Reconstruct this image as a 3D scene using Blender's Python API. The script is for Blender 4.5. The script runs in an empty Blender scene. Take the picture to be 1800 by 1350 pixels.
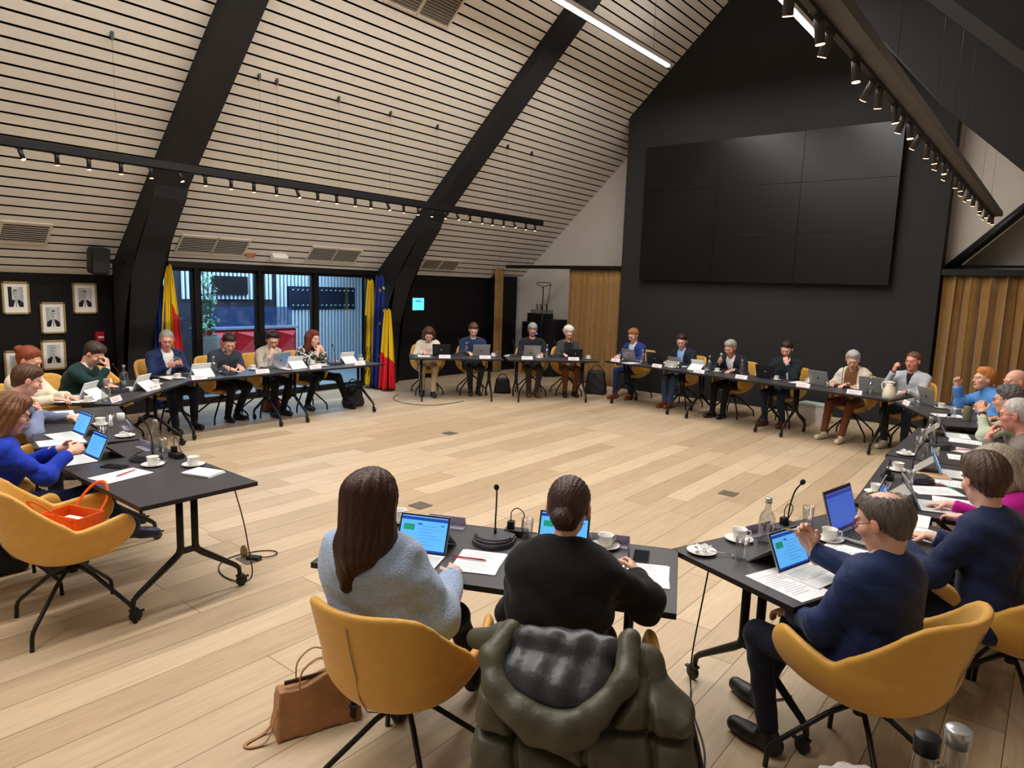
import bpy, bmesh, math, random
import numpy as np
from mathutils import Matrix, Vector
random.seed(7)
R = math.radians
COL = bpy.context.scene.collection

# ---------------------------------------------------------------- camera
RW = [[0.77882229, 0.11376752, -0.61684098],
      [0.62638729, -0.08966689, 0.77433766],
      [0.03278426, -0.98945278, -0.1410971]]      # camera (x right, y down, z forward) -> world
cam_d = bpy.data.cameras.new('camera'); cam = bpy.data.objects.new('camera', cam_d); COL.objects.link(cam)
cam_d.sensor_width = 36.0; cam_d.lens = 1209 * 36 / 1800
cam_d.clip_start = 0.05; cam_d.clip_end = 120
cam.matrix_world = Matrix([[RW[i][0], -RW[i][1], -RW[i][2], (0, 0, 2.0)[i]] for i in range(3)] + [[0, 0, 0, 1]])
bpy.context.scene.camera = cam

# ---------------------------------------------------------------- world, light, exposure
sc = bpy.context.scene
sc.view_settings.view_transform = 'Standard'; sc.view_settings.look = 'None'
sc.view_settings.exposure = 0.0; sc.view_settings.gamma = 1.0
sc.view_settings.use_curve_mapping = False
w = bpy.data.worlds.new('world'); sc.world = w; w.use_nodes = True
w.node_tree.nodes['Background'].inputs[0].default_value = (0.20, 0.30, 0.5, 1)
w.node_tree.nodes['Background'].inputs[1].default_value = 0.25

def area(name, loc, sx, sy, energy, color, rot=(0, 0, 0)):
    d = bpy.data.lights.new(name, 'AREA'); d.shape = 'RECTANGLE'; d.size = sx; d.size_y = sy
    d.energy = energy; d.color = color
    o = bpy.data.objects.new(name, d); COL.objects.link(o); o.location = loc; o.rotation_euler = rot
    return o
WARM = (1.0, 0.90, 0.79); WHITE = (1.0, 0.965, 0.94)
# light of the two long suspended linear lamps, down and up, and of the pair nearer the camera end
for lx in (-5.52, -3.2):
    area('linear_lamp_light', (lx, 4.8, 5.56), 0.10, 12.0, 375, WHITE)
    area('linear_lamp_uplight', (lx, 4.8, 5.80), 0.10, 12.0, 25, WHITE, (math.pi, 0, 0))
# cool daylight in the corridor beyond the glass doors
area('corridor_daylight', (-12.2, 6.6, 2.60), 2.6, 5.6, 420, (0.42, 0.68, 1.0))

# ---------------------------------------------------------------- materials
MATS = {}
def srgb(c):
    return tuple(((v / 255.0) / 12.92 if v / 255.0 <= 0.04045 else ((v / 255.0 + 0.055) / 1.055) ** 2.4) for v in c)
def mat(name, rgb=(128, 128, 128), rough=0.6, metal=0.0, var=0.0, scale=30.0, bump=0.0, bscale=80.0, spec=0.5,
        emit=None, estr=0.0, trans=0.0, alpha=1.0, sheen=0.0, stretch=(1, 1, 1), attr=None, wave=None, ior=1.45):
    if name in MATS: return MATS[name]
    m = bpy.data.materials.new(name); m.use_nodes = True; nt = m.node_tree; N = nt.nodes; L = nt.links
    b = N['Principled BSDF']; c = srgb(rgb) + (1.0,)
    b.inputs['Base Color'].default_value = c; b.inputs['Roughness'].default_value = rough
    b.inputs['Metallic'].default_value = metal; b.inputs['Specular IOR Level'].default_value = spec
    b.inputs['Transmission Weight'].default_value = trans; b.inputs['Alpha'].default_value = alpha
    b.inputs['Sheen Weight'].default_value = sheen; b.inputs['IOR'].default_value = ior
    if emit is not None:
        b.inputs['Emission Color'].default_value = srgb(emit) + (1,); b.inputs['Emission Strength'].default_value = estr
    tc = N.new('ShaderNodeTexCoord'); mp = N.new('ShaderNodeMapping'); L.new(tc.outputs['Object'], mp.inputs[0])
    mp.inputs['Scale'].default_value = stretch
    nz = N.new('ShaderNodeTexNoise'); nz.inputs['Scale'].default_value = scale; nz.inputs['Detail'].default_value = 4
    L.new(mp.outputs[0], nz.inputs['Vector'])
    src = None
    if attr:
        at = N.new('ShaderNodeVertexColor'); at.layer_name = attr; src = at.outputs[0]
        if not var: L.new(src, b.inputs['Base Color'])
    if var or not attr:
        v = var or 0.06
        mx = N.new('ShaderNodeMixRGB'); mx.blend_type = 'MULTIPLY'; mx.inputs[0].default_value = 1.0
        rmp = N.new('ShaderNodeMapRange'); rmp.inputs[1].default_value = 0.25; rmp.inputs[2].default_value = 0.75
        rmp.inputs[3].default_value = 1 - v; rmp.inputs[4].default_value = 1 + v
        L.new(nz.outputs[0], rmp.inputs[0]); L.new(rmp.outputs[0], mx.inputs[2])
        if src: L.new(src, mx.inputs[1])
        else: mx.inputs[1].default_value = c
        L.new(mx.outputs[0], b.inputs['Base Color'])
    if bump:
        bp = N.new('ShaderNodeBump'); bp.inputs['Strength'].default_value = bump; bp.inputs['Distance'].default_value = 0.01
        if wave:
            t2 = N.new('ShaderNodeTexWave'); t2.wave_type = 'BANDS'; t2.bands_direction = 'X'
            t2.inputs['Scale'].default_value = wave[0]; t2.inputs['Distortion'].default_value = wave[1]
            t2.inputs['Detail'].default_value = 2; t2.inputs['Detail Scale'].default_value = 3
        else:
            t2 = N.new('ShaderNodeTexNoise'); t2.inputs['Scale'].default_value = bscale; t2.inputs['Detail'].default_value = 3
        L.new(mp.outputs[0], t2.inputs['Vector']); L.new(t2.outputs[0], bp.inputs['Height'])
        L.new(bp.outputs[0], b.inputs['Normal'])
    MATS[name] = m
    return m

def thin_glass(name, tint=(235, 240, 242), refl=.9, rough=.02, body=0.0):
    m = bpy.data.materials.new(name); m.use_nodes = True; nt = m.node_tree; N = nt.nodes; L = nt.links; N.remove(N['Principled BSDF'])
    tr = N.new('ShaderNodeBsdfTransparent'); tr.inputs[0].default_value = srgb(tint) + (1,)
    gl = N.new('ShaderNodeBsdfGlossy'); gl.inputs['Roughness'].default_value = rough
    lw = N.new('ShaderNodeLayerWeight'); lw.inputs[0].default_value = .35
    mr = N.new('ShaderNodeMapRange'); mr.inputs[3].default_value = .04 + body; mr.inputs[4].default_value = refl; L.new(lw.outputs['Facing'], mr.inputs[0])
    pw = N.new('ShaderNodeMath'); pw.operation = 'POWER'; pw.inputs[1].default_value = 2.2; L.new(lw.outputs['Facing'], pw.inputs[0]); L.new(pw.outputs[0], mr.inputs[0])
    mx = N.new('ShaderNodeMixShader'); L.new(mr.outputs[0], mx.inputs[0]); L.new(tr.outputs[0], mx.inputs[1]); L.new(gl.outputs[0], mx.inputs[2])
    L.new(mx.outputs[0], N['Material Output'].inputs[0]); MATS[name] = m
    return m

# ---------------------------------------------------------------- object helpers
def tag(o, label=None, cat=None, group=None, kind=None):
    if label: o['label'] = label
    if cat: o['category'] = cat
    if group: o['group'] = group
    if kind: o['kind'] = kind
    return o
def link(name, me, m=None, parent=None, loc=None, rz=None):
    o = bpy.data.objects.new(name, me); COL.objects.link(o)
    if m is not None and me is not None:
        for q in (m if isinstance(m, (list, tuple)) else [m]): me.materials.append(q)
    if parent is not None: o.parent = parent
    if loc is not None: o.location = loc
    if rz is not None: o.rotation_euler = (0, 0, rz)
    return o
def empty(name, loc=(0, 0, 0), rz=0.0, rot=None):
    o = bpy.data.objects.new(name, None); COL.objects.link(o); o.location = loc
    o.rotation_euler = rot if rot else (0, 0, rz); o.empty_display_size = 0.1
    return o
def copy_tree(o, parent=None):
    c = o.copy(); COL.objects.link(c)
    if parent is not None: c.parent = parent
    for ch in list(o.children): copy_tree(ch, c)
    return c

def crv(pts, n=5):
    P = [Vector(p) for p in pts]; out = []
    for i in range(len(P) - 1):
        a, b, c, d = P[max(i - 1, 0)], P[i], P[i + 1], P[min(i + 2, len(P) - 1)]
        for k in range(n):
            t = k / n; out.append(.5 * ((2 * b) + (c - a) * t + (2 * a - 5 * b + 4 * c - d) * t * t + (3 * b - a - 3 * c + d) * t ** 3))
    return out + [P[-1]]
class MB:
    """mesh collector"""
    def __init__(s): s.v = []; s.f = []; s.m = []; s.smooth = []
    def add(s, v, f, mi=0, sm=False):
        n = len(s.v); s.v += [tuple(p) for p in v]
        for q in f: s.f.append(tuple(i + n for i in q)); s.m.append(mi); s.smooth.append(sm)
        return s
    def box(s, c, d, rot=None, mi=0, bev=0.0):
        x, y, z = d[0] / 2, d[1] / 2, d[2] / 2
        if bev > 0:
            b = min(bev, x * .49, y * .49, z * .49)
            bm = bmesh.new(); bmesh.ops.create_cube(bm, size=1.0)
            for vv in bm.verts: vv.co = Vector((vv.co.x * 2 * x, vv.co.y * 2 * y, vv.co.z * 2 * z))
            bmesh.ops.bevel(bm, geom=bm.edges[:], offset=b, segments=2, affect='EDGES', profile=0.5)
            bm.verts.index_update(); vs = [tuple(vv.co) for vv in bm.verts]; fs = [[vv.index for vv in f.verts] for f in bm.faces]; bm.free()
        else:
            vs = [(a * x, b * y, e * z) for a in (-1, 1) for b in (-1, 1) for e in (-1, 1)]
            fs = [(0, 1, 3, 2), (4, 6, 7, 5), (0, 4, 5, 1), (2, 3, 7, 6), (0, 2, 6, 4), (1, 5, 7, 3)]
        M = Matrix.Identity(3) if rot is None else (rot if isinstance(rot, Matrix) else __import__('mathutils').Euler(rot).to_matrix())
        s.add([tuple(M @ Vector(p) + Vector(c)) for p in vs], fs, mi)
        return s
    def tube(s, pts, r, n=8, mi=0, cap=True, flat=None):
        pts = [Vector(p) for p in pts]; rr = r if isinstance(r, (list, tuple)) else [r] * len(pts)
        ring = []; up = None
        for i, p in enumerate(pts):
            t = (pts[min(i + 1, len(pts) - 1)] - pts[max(i - 1, 0)]).normalized()
            if up is None:
                up = Vector((0, 0, 1)) if abs(t.z) < .9 else Vector((1, 0, 0))
            a = t.cross(up)
            if a.length < 1e-4: a = t.cross(Vector((0, 1, 0)))
            a.normalize(); b = a.cross(t).normalized(); up = b
            fl = flat or 1.0
            ring.append([p + (a * math.cos(2 * math.pi * k / n) + b * fl * math.sin(2 * math.pi * k / n)) * rr[i] for k in range(n)])
        v = [q for rg in ring for q in rg]; f = []
        for i in range(len(pts) - 1):
            for k in range(n):
                f.append((i * n + k, i * n + (k + 1) % n, (i + 1) * n + (k + 1) % n, (i + 1) * n + k))
        if cap:
            f.append(tuple(range(n - 1, -1, -1))); f.append(tuple((len(pts) - 1) * n + k for k in range(n)))
        s.add(v, f, mi, True)
        return s
    def lathe(s, prof, n=20, c=(0, 0, 0), mi=0, M=None):
        v = []; f = []
        for (r, z) in prof:
            for k in range(n):
                a = 2 * math.pi * k / n; v.append(Vector((r * math.cos(a), r * math.sin(a), z)))
        for i in range(len(prof) - 1):
            for k in range(n):
                f.append((i * n + k, i * n + (k + 1) % n, (i + 1) * n + (k + 1) % n, (i + 1) * n + k))
        if prof[0][0] > 1e-5: f.append(tuple(range(n - 1, -1, -1)))
        if prof[-1][0] > 1e-5: f.append(tuple((len(prof) - 1) * n + k for k in range(n)))
        if M is not None: v = [M @ q for q in v]
        s.add([q + Vector(c) for q in v], f, mi, True)
        return s
    def prism(s, pts, z0, z1, mi=0):
        n = len(pts); v = [(p[0], p[1], z0) for p in pts] + [(p[0], p[1], z1) for p in pts]
        f = [tuple(range(n - 1, -1, -1)), tuple(range(n, 2 * n))] + [(i, (i + 1) % n, n + (i + 1) % n, n + i) for i in range(n)]
        s.add(v, f, mi); return s
    def mesh(s, name):
        me = bpy.data.meshes.new(name); me.from_pydata(s.v, [], s.f); me.update()
        for p, mi, sm in zip(me.polygons, s.m, s.smooth): p.material_index = mi; p.use_smooth = sm
        return me
    def build(s, name, m, parent=None, loc=None, rz=None):
        return link(name, s.mesh(name), m, parent, loc, rz)
def box_obj(name, c, d, m, parent=None, rot=None, bev=0.0):
    return MB().box((0, 0, 0), d, rot, 0, bev).build(name, m, parent, c)
def struct(name, mb, m):
    return tag(mb.build(name, m), kind='structure')
# ================================================================= THE ROOM
def wood_floor():
    m = bpy.data.materials.new('oak_planks'); m.use_nodes = True; nt = m.node_tree; N = nt.nodes; L = nt.links; b = N['Principled BSDF']
    tc = N.new('ShaderNodeTexCoord'); mp = N.new('ShaderNodeMapping'); L.new(tc.outputs['Object'], mp.inputs[0])
    mp.inputs['Rotation'].default_value = (0, 0, R(90))
    br = N.new('ShaderNodeTexBrick'); L.new(mp.outputs[0], br.inputs['Vector'])
    br.inputs['Color1'].default_value = srgb((204, 181, 149)) + (1,); br.inputs['Color2'].default_value = srgb((176, 152, 120)) + (1,)
    br.inputs['Mortar'].default_value = srgb((84, 66, 46)) + (1,)
    br.inputs['Scale'].default_value = 1.0; br.inputs['Mortar Size'].default_value = 0.0022; br.inputs['Mortar Smooth'].default_value = 0.3
    br.inputs['Brick Width'].default_value = 1.9; br.inputs['Row Height'].default_value = 0.24; br.offset = 0.37; br.squash = 1.35; br.squash_frequency = 3
    br.inputs['Bias'].default_value = -0.1
    mp2 = N.new('ShaderNodeMapping'); L.new(tc.outputs['Object'], mp2.inputs[0]); mp2.inputs['Scale'].default_value = (22, 1.4, 1)
    nz = N.new('ShaderNodeTexNoise'); nz.inputs['Scale'].default_value = 1.6; nz.inputs['Detail'].default_value = 8; nz.inputs['Roughness'].default_value = .65; L.new(mp2.outputs[0], nz.inputs['Vector'])
    n2 = N.new('ShaderNodeTexNoise'); n2.inputs['Scale'].default_value = 0.8; n2.inputs['Detail'].default_value = 3; L.new(tc.outputs['Object'], n2.inputs['Vector'])
    r1 = N.new('ShaderNodeMapRange'); r1.inputs[1].default_value = .3; r1.inputs[2].default_value = .7; r1.inputs[3].default_value = .84; r1.inputs[4].default_value = 1.1; L.new(nz.outputs[0], r1.inputs[0])
    r2 = N.new('ShaderNodeMapRange'); r2.inputs[1].default_value = .3; r2.inputs[2].default_value = .7; r2.inputs[3].default_value = .95; r2.inputs[4].default_value = 1.05; L.new(n2.outputs[0], r2.inputs[0])
    m1 = N.new('ShaderNodeMixRGB'); m1.blend_type = 'MULTIPLY'; m1.inputs[0].default_value = 1; L.new(br.outputs[0], m1.inputs[1]); L.new(r1.outputs[0], m1.inputs[2])
    m2 = N.new('ShaderNodeMixRGB'); m2.blend_type = 'MULTIPLY'; m2.inputs[0].default_value = 1; L.new(m1.outputs[0], m2.inputs[1]); L.new(r2.outputs[0], m2.inputs[2])
    L.new(m2.outputs[0], b.inputs['Base Color']); b.inputs['Roughness'].default_value = 0.42; b.inputs['Specular IOR Level'].default_value = 0.4
    bp = N.new('ShaderNodeBump'); bp.inputs['Strength'].default_value = .12; bp.inputs['Distance'].default_value = .003; L.new(nz.outputs[0], bp.inputs['Height']); L.new(bp.outputs[0], b.inputs['Normal'])
    return m
OAK = wood_floor()
BLACKW = mat('matt_black_wall', (29, 28, 28), 0.75, var=.08, scale=3, bump=.05, bscale=200)
BLACKD = mat('black_panel', (12, 11, 12), 0.6, var=.1, scale=4, spec=.3)
BLACKM = mat('black_metal', (24, 23, 23), 0.38, metal=.3, spec=.5)
BLACKP = mat('black_plastic', (22, 22, 24), 0.45)
BEAMM = mat('black_beam', (25, 24, 24), 0.75, var=.15, scale=2, stretch=(1, 6, 1), bump=.05, bscale=60)
PLASTER = mat('white_plaster', (196, 190, 180), 0.85, var=.03, scale=6, bump=.08, bscale=150)
BOARD = mat('ceiling_board', (224, 217, 205), 0.8, var=.04, scale=8, bump=.05, bscale=120)
GROOVE = mat('dark_groove', (8, 6, 5), 0.95, spec=.1)
WHITEP = mat('white_plastic', (225, 222, 214), 0.4)
XL, XR, XC = -10.5, 1.8, -4.35
SL = 0.935; ZE = 2.25; XE = -10.35
def zroof(x): return ZE + SL * (min(x, 2 * XC - x) - XE)
Y0, Y1, YW = -3.2, 13.3, 12.27

struct('floor', MB().box((XC, 5.05, -.05), (12.62, 16.6, .1)), OAK)
# side wall: portraits part is set back a little, then doors, then black panelling
struct('wall_left', MB().box((-10.72, .45, 1.1), (.1, 7.7, 2.5)).box((-10.6, 4.4, 1.1), (.2, .3, 2.3)).box((-10.62, 11.1, 1.15), (.24, 3.8, 2.45)), BLACKD)
struct('wall_right', MB().box((XR + .05, 5.05, 1.1), (.1, 16.5, 2.4)), PLASTER)
def gable(name, y0, y1, x0, x1, m, cut=None):
    xs = [x0] + ([XC] if x0 < XC < x1 else []) + [x1]
    poly = [(x0, -.02), (x1, -.02)] + [(x, zroof(x) + .0) for x in reversed(xs)]
    v = [(p[0], y0, p[1]) for p in poly] + [(p[0], y1, p[1]) for p in poly]; n = len(poly)
    f = [tuple(range(n)), tuple(range(2 * n - 1, n - 1, -1))] + [(i, n + i, n + (i + 1) % n, (i + 1) % n) for i in range(n)]
    return struct(name, MB().add(v, f), m)
gable('wall_end', Y1, Y1 + .1, -10.7, XR + .05, PLASTER)
gable('wall_camera_end', Y0 - .1, Y0, -10.7, XR + .05, PLASTER)
gable('wall_black', YW, Y1 - .005, -7.07, -1.56, BLACKW)
# white wall on the right of the black wall stands nearer, triangular glazed opening in it
TW = 12.62
def tri_wall():
    mb = MB()
    # pieces around a triangular opening with corners (-1.35,2.52) (-.12,3.78) (1.1,2.52)
    O = [(-1.35, 2.52), (-.12, 3.78), (1.1, 2.52)]
    P = [(-1.56, -.02), (XR, -.02), (XR, zroof(XR)), (-1.56, zroof(-1.56))]
    polys = [[P[0], P[1], (XR, 2.5), (-1.56, 2.5)], [(-1.56, 2.5), O[0], O[1], (-.12, zroof(-.12)), P[3]], [O[1], O[2], (XR, 2.5), P[2], (-.12, zroof(-.12))], [(-1.56, 2.5), (XR, 2.5), O[2], O[0]]]
    for q in polys:
        n = len(q); v = [(p[0], TW, p[1]) for p in q] + [(p[0], TW + .1, p[1]) for p in q]
        mb.add(v, [tuple(range(n)), tuple(range(2 * n - 1, n - 1, -1))] + [(i, n + i, n + (i + 1) % n, (i + 1) % n) for i in range(n)])
    return mb
struct('wall_upper_right', tri_wall(), PLASTER)
mb = MB()
for a, b in (((-1.5, 2.49), (-.12, 3.9)), ((-.12, 3.9), (1.25, 2.49)), ((-1.55, 2.47), (1.3, 2.47))):
    mb.tube([(a[0], TW - .02, a[1]), (b[0], TW - .02, b[1])], .07, 4)
struct('window_1', mb, BLACKM)
# ceiling: boards with open joints on both slopes, dark backing
def ceiling():
    mb = MB(); L = 6.0 / math.cos(math.atan(SL)); ang = math.atan(SL); pitch = .1435; n = int(L / pitch) + 3
    for side in (1, -1):
        for i in range(-3, n):
            ye = Y1 if i >= -1 else 4.15
            s0 = i * pitch + .0125; s1 = (i + 1) * pitch - .0125
            def P(s, off):
                x = XE + s * math.cos(ang) - off * math.sin(ang); z = ZE + s * math.sin(ang) + off * math.cos(ang)
                return (x if side > 0 else 2 * XC - x, z)
            if P(s1, 0)[1] > zroof(XC) + .05: continue
            a, b, c, d = P(s0, 0), P(s1, 0), P(s1, .02), P(s0, .02)
            v = [(p[0], y, p[1]) for y in (Y0, ye) for p in (a, b, c, d)]
            mb.add(v, [(0, 4, 5, 1)], 0).add(v, [(0, 1, 2, 3), (7, 6, 5, 4), (1, 5, 6, 2), (2, 6, 7, 3), (3, 7, 4, 0)], 1)  # board sides coloured dark too, shade of the open joints
        o = .05
        q = [(-10.46, zroof(-10.46) + o * 1.4), (XC, zroof(XC) + o * 1.4), (XC, zroof(XC) + .15), (-10.46, zroof(-10.46) + .15)]
        q = [(p[0] if side > 0 else 2 * XC - p[0], p[1]) for p in q]
        v = [(p[0], y, p[1]) for y in (Y0, Y1) for p in q]
        mb.add(v, [(0, 1, 2, 3), (7, 6, 5, 4), (0, 4, 5, 1), (1, 5, 6, 2), (2, 6, 7, 3), (3, 7, 4, 0)], 1)
    return mb
c = ceiling().build('ceiling', [BOARD, GROOVE]); tag(c, kind='structure')
# glulam arch beams: deepening towards the foot, curving into the upright
def beam(name, ya, yb):
    mb = MB(); top = []; bot = []
    for i in range(25):
        x = XC + (XE + .02 - XC) * i / 24; t = i / 24.0
        top.append((x, zroof(x) + .03))
        if x > -9.1: bot.append((x, zroof(x) - .16 - .22 * t ** 1.3))
    # foot
    top2 = [(-10.49, 2.0), (-10.49, 1.0), (-10.49, -.01)]
    ft = [tuple(p)[:2] for p in crv([(x_, z_, 0) for x_, z_ in ((-9.15, 2.97), (-9.50, 2.56), (-9.76, 2.2), (-9.95, 1.85), (-10.10, 1.5), (-10.21, 1.1), (-10.27, .6), (-10.29, -.01))], 3)]
    # smooth knee
    outer = top + [(-10.49, 2.2)] + top2
    for sgn in (1, -1):
        inner = bot + ft
        if sgn < 0:   # the arches on the right slope are much deeper
            inner = [(x, min(z, zroof(x) - .2 - 1.43 * min(.5, (XC - x) / 6))) for x, z in bot] + [(-9.2, 2.3), (-9.6, 1.7), (-9.9, 1.2), (-10.1, -.01)]
        oo = outer; k = len(oo); kk = len(inner)
        pts = oo + inner[::-1]; n = len(pts)
        pts = [(p[0] if sgn > 0 else 2 * XC - p[0], p[1]) for p in pts]
        v = [(p[0], ya, p[1]) for p in pts] + [(p[0], yb, p[1]) for p in pts]
        bm = bmesh.new(); vv = [bm.verts.new(q) for q in v]
        bm.faces.new(vv[:n]); bm.faces.new(vv[n:][::-1])
        for i in range(n): bm.faces.new((vv[i], vv[n + i], vv[n + (i + 1) % n], vv[(i + 1) % n]))
        bmesh.ops.triangulate(bm, faces=[f for f in bm.faces if len(f.verts) > 4]); bmesh.ops.recalc_face_normals(bm, faces=bm.faces[:])
        bm.verts.index_update(); mb.add([tuple(q.co) for q in bm.verts], [[q.index for q in f.verts] for f in bm.faces]); bm.free()
    struct(name, mb, BEAMM)
beam('trim_1', 4.1, 4.52); beam('trim_2', 8.8, 9.22); beam('trim_3', -.62, -.2)
# curtain rail beam across the opening left and the dark lintel on the right
struct('trim_4', MB().box((-8.55, 12.3, 2.43), (2.98, .12, .07)).box((.12, 12.42, 2.42), (3.34, .3, .09)), BLACKM)
struct('trim_5', MB().box((-10.43, 12.65, 1.1), (.10, .9, 2.28)), BLACKD)

# ---- curtains
OCHRE = mat('ochre_velvet', (136, 98, 38), 0.8, var=.22, scale=9, sheen=.5, stretch=(6, 6, .6), bump=.1, bscale=60)
def curtain(x0, x1, y, z0, z1, amp, wl, label, vert=False, ph=0):
    nx = int((x1 - x0) / wl * 14); pts = []
    rnd = random.Random(int(x0 * 10)); 
    for i in range(nx + 1):
        t = i / nx; u = 2 * math.pi * t * (x1 - x0) / wl + ph
        pts.append((x0 + (x1 - x0) * t + .25 * amp * math.sin(2 * u), amp * (math.sin(u) + .25 * math.sin(2.3 * u + 1))))
    mb = MB(); rows = 9; v = []; f = []
    for back in (0, 1):
        for j in range(rows):
            tt = j / (rows - 1.0); z = z1 + (z0 - z1) * tt
            for i, (a, b) in enumerate(pts):
                aa = .55 + .45 * tt
                yy = b * aa + .008 * back; p = (a + .01 * math.sin(3 * tt + i * .2), y + yy, z)
                if vert: p = (y + yy, a, z)
                v.append(p)
    n = len(pts); tot = rows * n
    for j in range(rows - 1):
        for i in range(n - 1):
            q = (j * n + i, j * n + i + 1, (j + 1) * n + i + 1, (j + 1) * n + i)
            f.append(q); f.append(tuple(tot + k for k in q[::-1]))
    for i in range(n - 1):
        f.append((i, tot + i, tot + i + 1, i + 1)); k = (rows - 1) * n; f.append((k + i, k + i + 1, tot + k + i + 1, tot + k + i))
    for j in range(rows - 1):
        f.append((j * n, (j + 1) * n, tot + (j + 1) * n, tot + j * n)); e = n - 1; f.append((j * n + e, tot + j * n + e, tot + (j + 1) * n + e, (j + 1) * n + e))
    mb.add(v, f, 0, True)
    return tag(mb.build('curtain', OCHRE), label, 'curtain')
curtain(-8.36, -7.12, 12.33, .01, 2.40, .045, .135, 'ochre velvet curtain hanging left of the black wall behind the white-haired woman')
curtain(-1.53, 1.75, 12.36, .01, 2.38, .085, .22, 'wide ochre velvet curtain hanging right of the black wall under the triangular window')
curtain(12.05, 12.35, -10.2, .01, 2.40, .05, .1, 'narrow bunched ochre curtain at the edge of the black panelling beside the rack', vert=True)

# ---- video wall
SCR = mat('dark_screen', (13, 13, 15), 0.28, spec=.32)
vw = tag(empty('video_wall', (-4.40, 12.15, 0)), 'large black video wall of nine panels on the black end wall', 'screen')
box_obj('mount_frame', (0, .07, 3.43), (4.2, .08, 2.3), BLACKP, vw)
for i in range(3):
    for j in range(3):
        box_obj('panel', ((i - 1) * 1.453, 0, 3.44 + (j - 1) * .828), (1.449, .06, .824), SCR, vw, bev=.002)

# ---- glazed front of the corridor (X = -10.45)
FR = BLACKM
GLASS = thin_glass('clear_glass', refl=.6)
GX = -10.47; ZG = 2.10
struct('trim_6', MB().box((GX, 6.92, 2.19), (.14, 4.9, .16)).box((GX, 6.92, .012), (.12, 4.9, .03)), FR)
bays = [(4.52, 5.24), (5.30, 6.30), (6.37, 7.38), (7.45, 8.60)]
for i, (ya, yb) in enumerate(bays):
    t = empty('door_%d' % (i + 1), (GX, (ya + yb) / 2, 0)); tag(t, kind='structure')
    wd = yb - ya; fr = MB()
    for sx in (-1, 1): fr.box((0, sx * (wd / 2 - .02), ZG / 2 + .02), (.06, .045, ZG))
    fr.box((0, 0, ZG - .01), (.06, wd, .06)).box((0, 0, .06), (.06, wd, .07))
    fo = fr.build('door_frame', FR, t)
    box_obj('door_glass', (0, 0, ZG / 2 + .03), (.008, wd - .09, ZG - .12), GLASS, t)
    if i in (1, 2): box_obj('lock_case', (.03, (wd / 2 - .03) * (1 if i == 1 else -1), 1.0), (.05, .09, .22), FR, t)
struct('trim_7', MB().box((GX, 5.27, 1.1), (.11, .09, 2.2)).box((GX, 6.335, 1.1), (.11, .08, 2.2)).box((GX, 7.415, 1.1), (.11, .08, 2.2)).box((GX, 8.72, 1.1), (.13, .2, 2.2)).box((GX, 9.1, 1.1), (.13, .3, 2.3)), FR)

# ---- corridor beyond
CONC = mat('pale_corridor_floor', (150, 150, 148), 0.35, var=.05, scale=3)
struct('floor_corridor', MB().box((-12.05, 7.2, -.06), (3.08, 7.5, .1)), CONC)
struct('wall_corridor', MB().box((-13.25, 7.2, 1.3), (.1, 7.5, 2.75)).box((-12.0, 3.5, 1.3), (2.6, .1, 2.75)).box((-12.0, 10.9, 1.3), (2.6, .1, 2.75)), mat('blue_black_panel', (40, 44, 52), .5))
struct('ceiling_corridor', MB().box((-12.05, 7.2, 2.72), (2.6, 7.5, .1)), PLASTER)
SLW = mat('white_slat', (222, 226, 228), .6)
def slats(name, y0, y1, z0, z1, label, x=-13.1, holes=()):
    mb = MB(); y = y0
    while y < y1:
        segs = [(z0, z1)]
        for (a, b, c1, d1) in holes:
            if a - .02 < y < b + .0:
                ns = []
                for s0, s1 in segs:
                    if c1 > s0: ns.append((s0, min(c1, s1)))
                    if d1 < s1: ns.append((max(d1, s0), s1))
                segs = ns
        for s0, s1 in segs: mb.box((x, y + .02, (s0 + s1) / 2), (.05, .042, s1 - s0))
        y += .088
    return tag(mb.build(name, SLW), label, 'slatted wall')
slats('slatted_screen', 8.35, 10.62, .02, 2.35, 'white vertical slat wall around the coat rack beyond the glass doors', holes=[(8.62, 10.36, 1.34, 1.84)])
slats('slatted_screen', 6.35, 8.2, 1.55, 2.35, 'shorter white slat wall above the red reception desk beyond the doors', x=-13.15, holes=[(6.9, 7.62, 1.66, 2.0)])
cr = tag(empty('coat_rack', (-13.08, 9.49, 0)), 'long dark coat rack board with two rows of hooks on the slat wall', 'coat rack')
box_obj('board', (0, 0, 1.59), (.04, 1.76, .5), mat('navy_board', (30, 38, 54), .5), cr)
for zz in (1.76, 1.43):
    for k in range(14): MB().tube([(.02, 0, 0), (.06, 0, -.005), (.07, 0, .02)], .008, 6).build('hook', WHITEP, cr, (0, -.8 + k * .123, zz))
tag(box_obj('wall_panel', (-13.1, 7.3, 1.83), (.05, .74, .36), BLACKD), 'dark rectangular panel set in the slats above the desk', 'panel')
MB().box((0, 0, 0), (.18, .24, 2.55)).build('pale_column', PLASTER, None, (-12.9, 5.8, 1.28)); tag(bpy.data.objects['pale_column'], 'pale square column lit blue beyond the left glass pane', 'column')
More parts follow.
